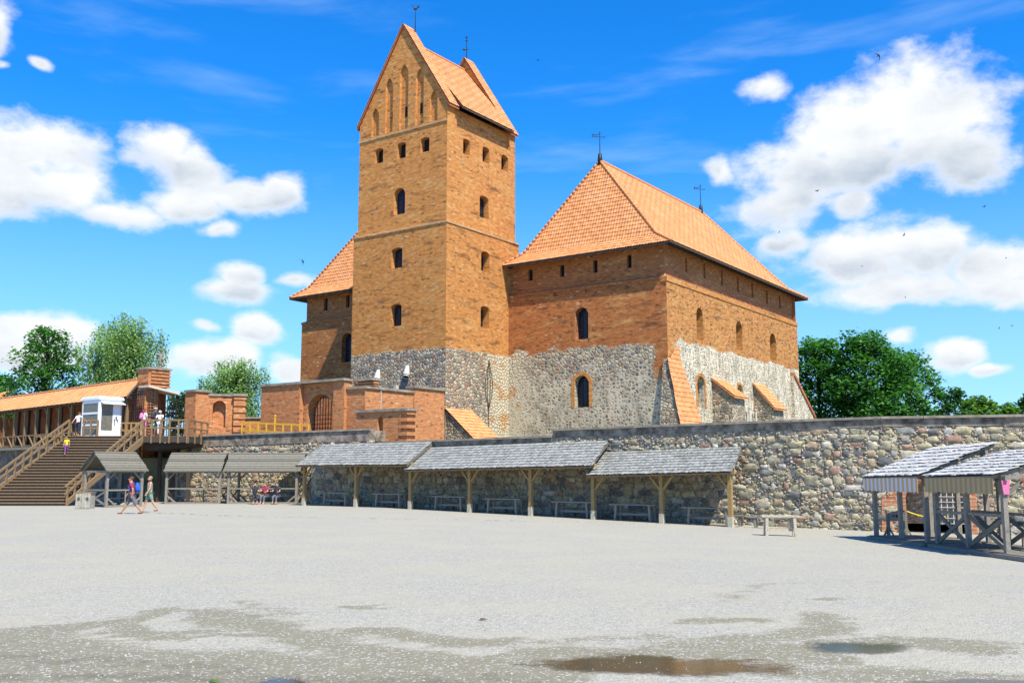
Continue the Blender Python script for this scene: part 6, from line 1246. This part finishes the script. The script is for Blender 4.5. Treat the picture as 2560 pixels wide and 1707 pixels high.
# ------------------------------------------------------------------ trees
def leafquads(mb, pts, s0, s1, droop=.0):
    for p in pts:
        s_ = U(s0, s1); a = U(0, 6.28); b = U(-.9, .9) + droop; u = Vector((math.cos(a), math.sin(a), 0)); v = Vector((-math.sin(a) * math.cos(b), math.cos(a) * math.cos(b), math.sin(b)))
        q = u * s_ * .5; w = v * s_ * .6; i0 = len(mb.v); mb.v += [p - q * .3 - w, p + q, p + w * .9 + q * .2, p - q]; mb.f.append((i0, i0 + 1, i0 + 2, i0 + 3))
def tree(kind, lbl, base, H, Rw, mat, bark, nc=46, nl=95, z0=.30, ls=(.20, .36), group='trees beyond the walls', seed=0, cr=(.20, .36), cat='tree'):
    random.seed(seed + 100); t = thing(kind, lbl, cat, base, group); B = Vector(base); tr = MB(); lf = MB(); R3 = lambda: Vector((random.gauss(0, 1), random.gauss(0, 1), random.gauss(0, 1)))
    top = B + Z * H * .93; k1 = B + Z * H * .4 + Vector((U(-.2, .2), U(-.2, .2), 0)); tr.tube([B, k1, top], [.02 * H, .013 * H, .003 * H], 8); nc = int(nc * 1.25)
    for i in range(nc):
        f = z0 + (1 - z0) * ((i + .5) / nc); e = math.sin(math.pi * min(1, max(.0, (f - z0 * .7) / (1.05 - z0 * .7)) ** .75)) ** .5
        a = i * 2.399 + U(-.4, .4); rr = Rw * e * U(.3, .95) * (1 + .3 * noise.noise(Vector((math.cos(a) * 1.5, math.sin(a) * 1.5, f * 3 + seed)))); c = B + Vector((math.cos(a) * rr, math.sin(a) * rr, H * f - U(0, .06) * H * (rr / Rw)))
        st_ = B + Z * H * max(.22, f - .16 - .1 * rr / Rw); tr.tube([st_, st_.lerp(c, .5) + Z * .03 * H, c], [.005 * H, .0035 * H, .0015 * H], 5)
        crr = Rw * U(*cr) * 1.25; pts = []
        for _ in range(int(nl * 1.35)):
            d = R3().normalized() * (rnd() ** .5) * crr * (1 + .3 * rnd()); d.z *= .5; d.z -= .25 * (d.x * d.x + d.y * d.y) / crr; pts.append(c + d)
        leafquads(lf, pts, *ls)
    tr.build('trunk', bark, t); lf.build('crown', mat, t); return t
def birch(lbl, base, H, Rw, seed=0, ns=330, group='trees beyond the walls', x_off=0.):
    random.seed(seed + 7); t = thing('birch_tree', lbl, 'tree', base, group); B = Vector(base); tr = MB(); lf = MB(); heads = [(0, 0, 1.), (-.42, .1, .95), (.40, -.1, .97), (.1, .4, .9), (-.68, -.2, .80), (.72, .1, .90), (-.15, -.4, .86), (.2, -.3, .93)]
    tr.tube([B, B + Z * H * .3, B + Z * H * .9], [.02 * H, .013 * H, .003 * H], 8)
    for hx, hy, hz in heads[1:]: tr.tube([B + Z * H * .28, B + Vector((hx * Rw * .5, hy * Rw * .5, H * hz * .6)), B + Vector((hx * Rw, hy * Rw, H * hz * .9))], [.009 * H, .006 * H, .002 * H], 6)
    for i in range(ns * 2):
        hx, hy, hz = heads[i % 8]; f = 1 - .62 * rnd() ** 1.3; a = U(0, 6.28); r = Rw * (.16 + .34 * (1 - f) ** .6) * math.sqrt(rnd()) * 1.25; p = B + Vector((hx * Rw * (.45 + .55 * f), hy * Rw * (.45 + .55 * f), H * hz * f)) + Vector((math.cos(a) * r, math.sin(a) * r, 0))
        L_ = U(.06, .20) * H; k = int(L_ / .10); dx = Vector((U(-.22, .22), U(-.22, .22), 0)); pts = []
        for j in range(k): g_ = j / k; w_ = .07 + .22 * (1 - g_); pts.append(p + dx * g_ * g_ * L_ - Z * L_ * g_ + Vector((U(-w_, w_), U(-w_, w_), U(-.1, .1))))
        leafquads(lf, pts, .12, .26, .5)
    for i in range(150):
        hx, hy, hz = heads[i % 8]; c = B + Vector((hx * Rw * U(.3, 1.), hy * Rw, H * hz * U(.2, .9))); rr = Rw * U(.12, .28); leafquads(lf, [c + Vector((random.gauss(0, .5), random.gauss(0, .5), random.gauss(0, .6))) * rr for _ in range(60)], .12, .28)
    tr.build('trunk', 'birch_bark', t); lf.build('crown', 'birch_leaf', t); return t
def gb(px, d, z=2.9): p = AT(px, 1000, d); p.z = z; return p
tree('maple_tree', 'dark green maple with rounded layered crown at the far left above the gallery roof', gb(112, 95), 13.0, 3.3, 'maple_leaf', 'bark', nc=52, nl=85, z0=.34, seed=1)
tree('maple_tree', 'low dark green treetop cut by the left edge of the picture', gb(5, 100), 8.9, 2.6, 'maple_leaf', 'bark', nc=30, nl=80, z0=.4, seed=2)
tree('maple_tree', 'low dark tree between the far left maple and the big birch', gb(55, 104), 6.6, 2.8, 'maple_leaf', 'bark', nc=26, nl=70, z0=.3, seed=31)
birch('largest birch with drooping pale green branches behind the gallery', gb(296, 100), 15.4, 4.7, 3, 820)
birch('smaller birch in the gap between the brick stump and the castle', gb(582, 108), 12.0, 4.1, 5, 600)
tree('linden_tree', 'small green treetop just left of the castle wing', gb(704, 115), 7.6, 1.5, 'linden_leaf', 'bark', nc=16, nl=70, seed=6)
tree('linden_tree', 'dark bush seen behind the lattice screens of the brick gate', gb(452, 90), 6.2, 1.5, 'dark_leaf', 'bark', nc=22, nl=90, z0=.15, seed=7)
tree('maple_tree', 'dark green tree directly against the right end of the castle', gb(2050, 114), 14.6, 4.5, 'maple_leaf', 'bark', nc=56, nl=130, z0=.16, ls=(.26, .46), seed=8)
tree('maple_tree', 'tallest and widest dark green tree right of the castle', gb(2165, 108), 14.2, 5.3, 'maple_leaf', 'bark', nc=66, nl=130, z0=.2, ls=(.26, .46), seed=9)
tree('maple_tree', 'dark green tree at the right side of the big clump right of the castle', gb(2270, 111), 12.6, 4.0, 'maple_leaf', 'bark', nc=46, nl=130, z0=.16, ls=(.26, .46), seed=10)
tree('maple_tree', 'sparse small dark tree with sky showing through, right of the big clump', gb(2385, 98), 7.4, 1.9, 'dark_leaf', 'bark', nc=24, nl=60, z0=.3, seed=11)
tree('linden_tree', 'light green bush rising over the wall at the right', gb(2445, 84), 5.4, 2.2, 'linden_leaf', 'bark', nc=30, nl=90, z0=.2, seed=12, cat='bush')
tree('linden_tree', 'light green bush next to the right edge of the picture', gb(2512, 90), 5.2, 2.0, 'linden_leaf', 'bark', nc=26, nl=90, z0=.2, seed=13, cat='bush')
tree('maple_tree', 'dark treetop cut by the right edge of the picture above the wall', gb(2572, 96), 6.6, 2.2, 'dark_leaf', 'bark', nc=28, nl=90, z0=.2, seed=14)
# ------------------------------------------------------------------ swallows
random.seed(5)
BI = [(2196, 140, 15, -35, 'largest swallow, high above the right-hand clouds'), (2043, 477, 9, 80, 'swallow in front of the large cloud to the upper right of the roof'), (2461, 516, 8, 60, 'swallow below the right end of the large cloud'), (2260, 587, 9, 30, 'swallow over the top of the lower right cloud'),
      (2155, 665, 5, 20, 'tiny swallow at the left part of the lower right cloud'), (2263, 743, 5, 10, 'tiny swallow at the underside of the lower right cloud'), (1948, 580, 6, 15, 'tiny swallow just right of the roof slope'), (2498, 820, 6, 40, 'lower left of two swallows over the far right trees'), (2530, 814, 6, 80, 'upper right of two swallows over the far right trees'),
      (2515, 645, 5, 40, 'tiny swallow near the right edge inside the lower cloud'), (757, 654, 11, -20, 'swallow just left of the tower above the left roof'), (1345, 151, 7, 70, 'swallow just right of the tower roof'), (30, 867, 6, 80, 'tiny swallow at the far left above the trees')]
for (x, y, s_, a, lb) in BI:
    d = 45.; c = AT(x, y, d); L_ = s_ * d / F; t = thing('swallow', lb, 'bird', c, 'swallows in the sky'); R = Matrix.Rotation(math.radians(a), 3, 'Y'); q = lambda x_, y_, z_: c + R @ Vector((x_, y_, z_)) * L_
    mb = MB(); mb.tube([q(-.42, 0, 0), q(-.2, 0, .0), q(.15, 0, 0), q(.38, 0, .02)], [.012 * L_, .07 * L_, .09 * L_, .03 * L_], 7); mb.build('body', 'birdblack', t, smooth=True)
    for sg in (-1, 1):
        mb = MB(); mb.hexa([q(.2, 0, 0), q(-.05, 0, 0), q(-.1, -.06, sg * .38), q(-.45, .03, sg * .85)][::1], [q(.2, .03, 0), q(-.05, .03, 0), q(-.1, -.03, sg * .38), q(-.45, .05, sg * .85)]); mb.q([q(.2, 0, 0), q(.12, 0, sg * .35), q(-.45, .03, sg * .85), q(-.1, 0, sg * .38)]); mb.build('wing', 'birdblack', t)
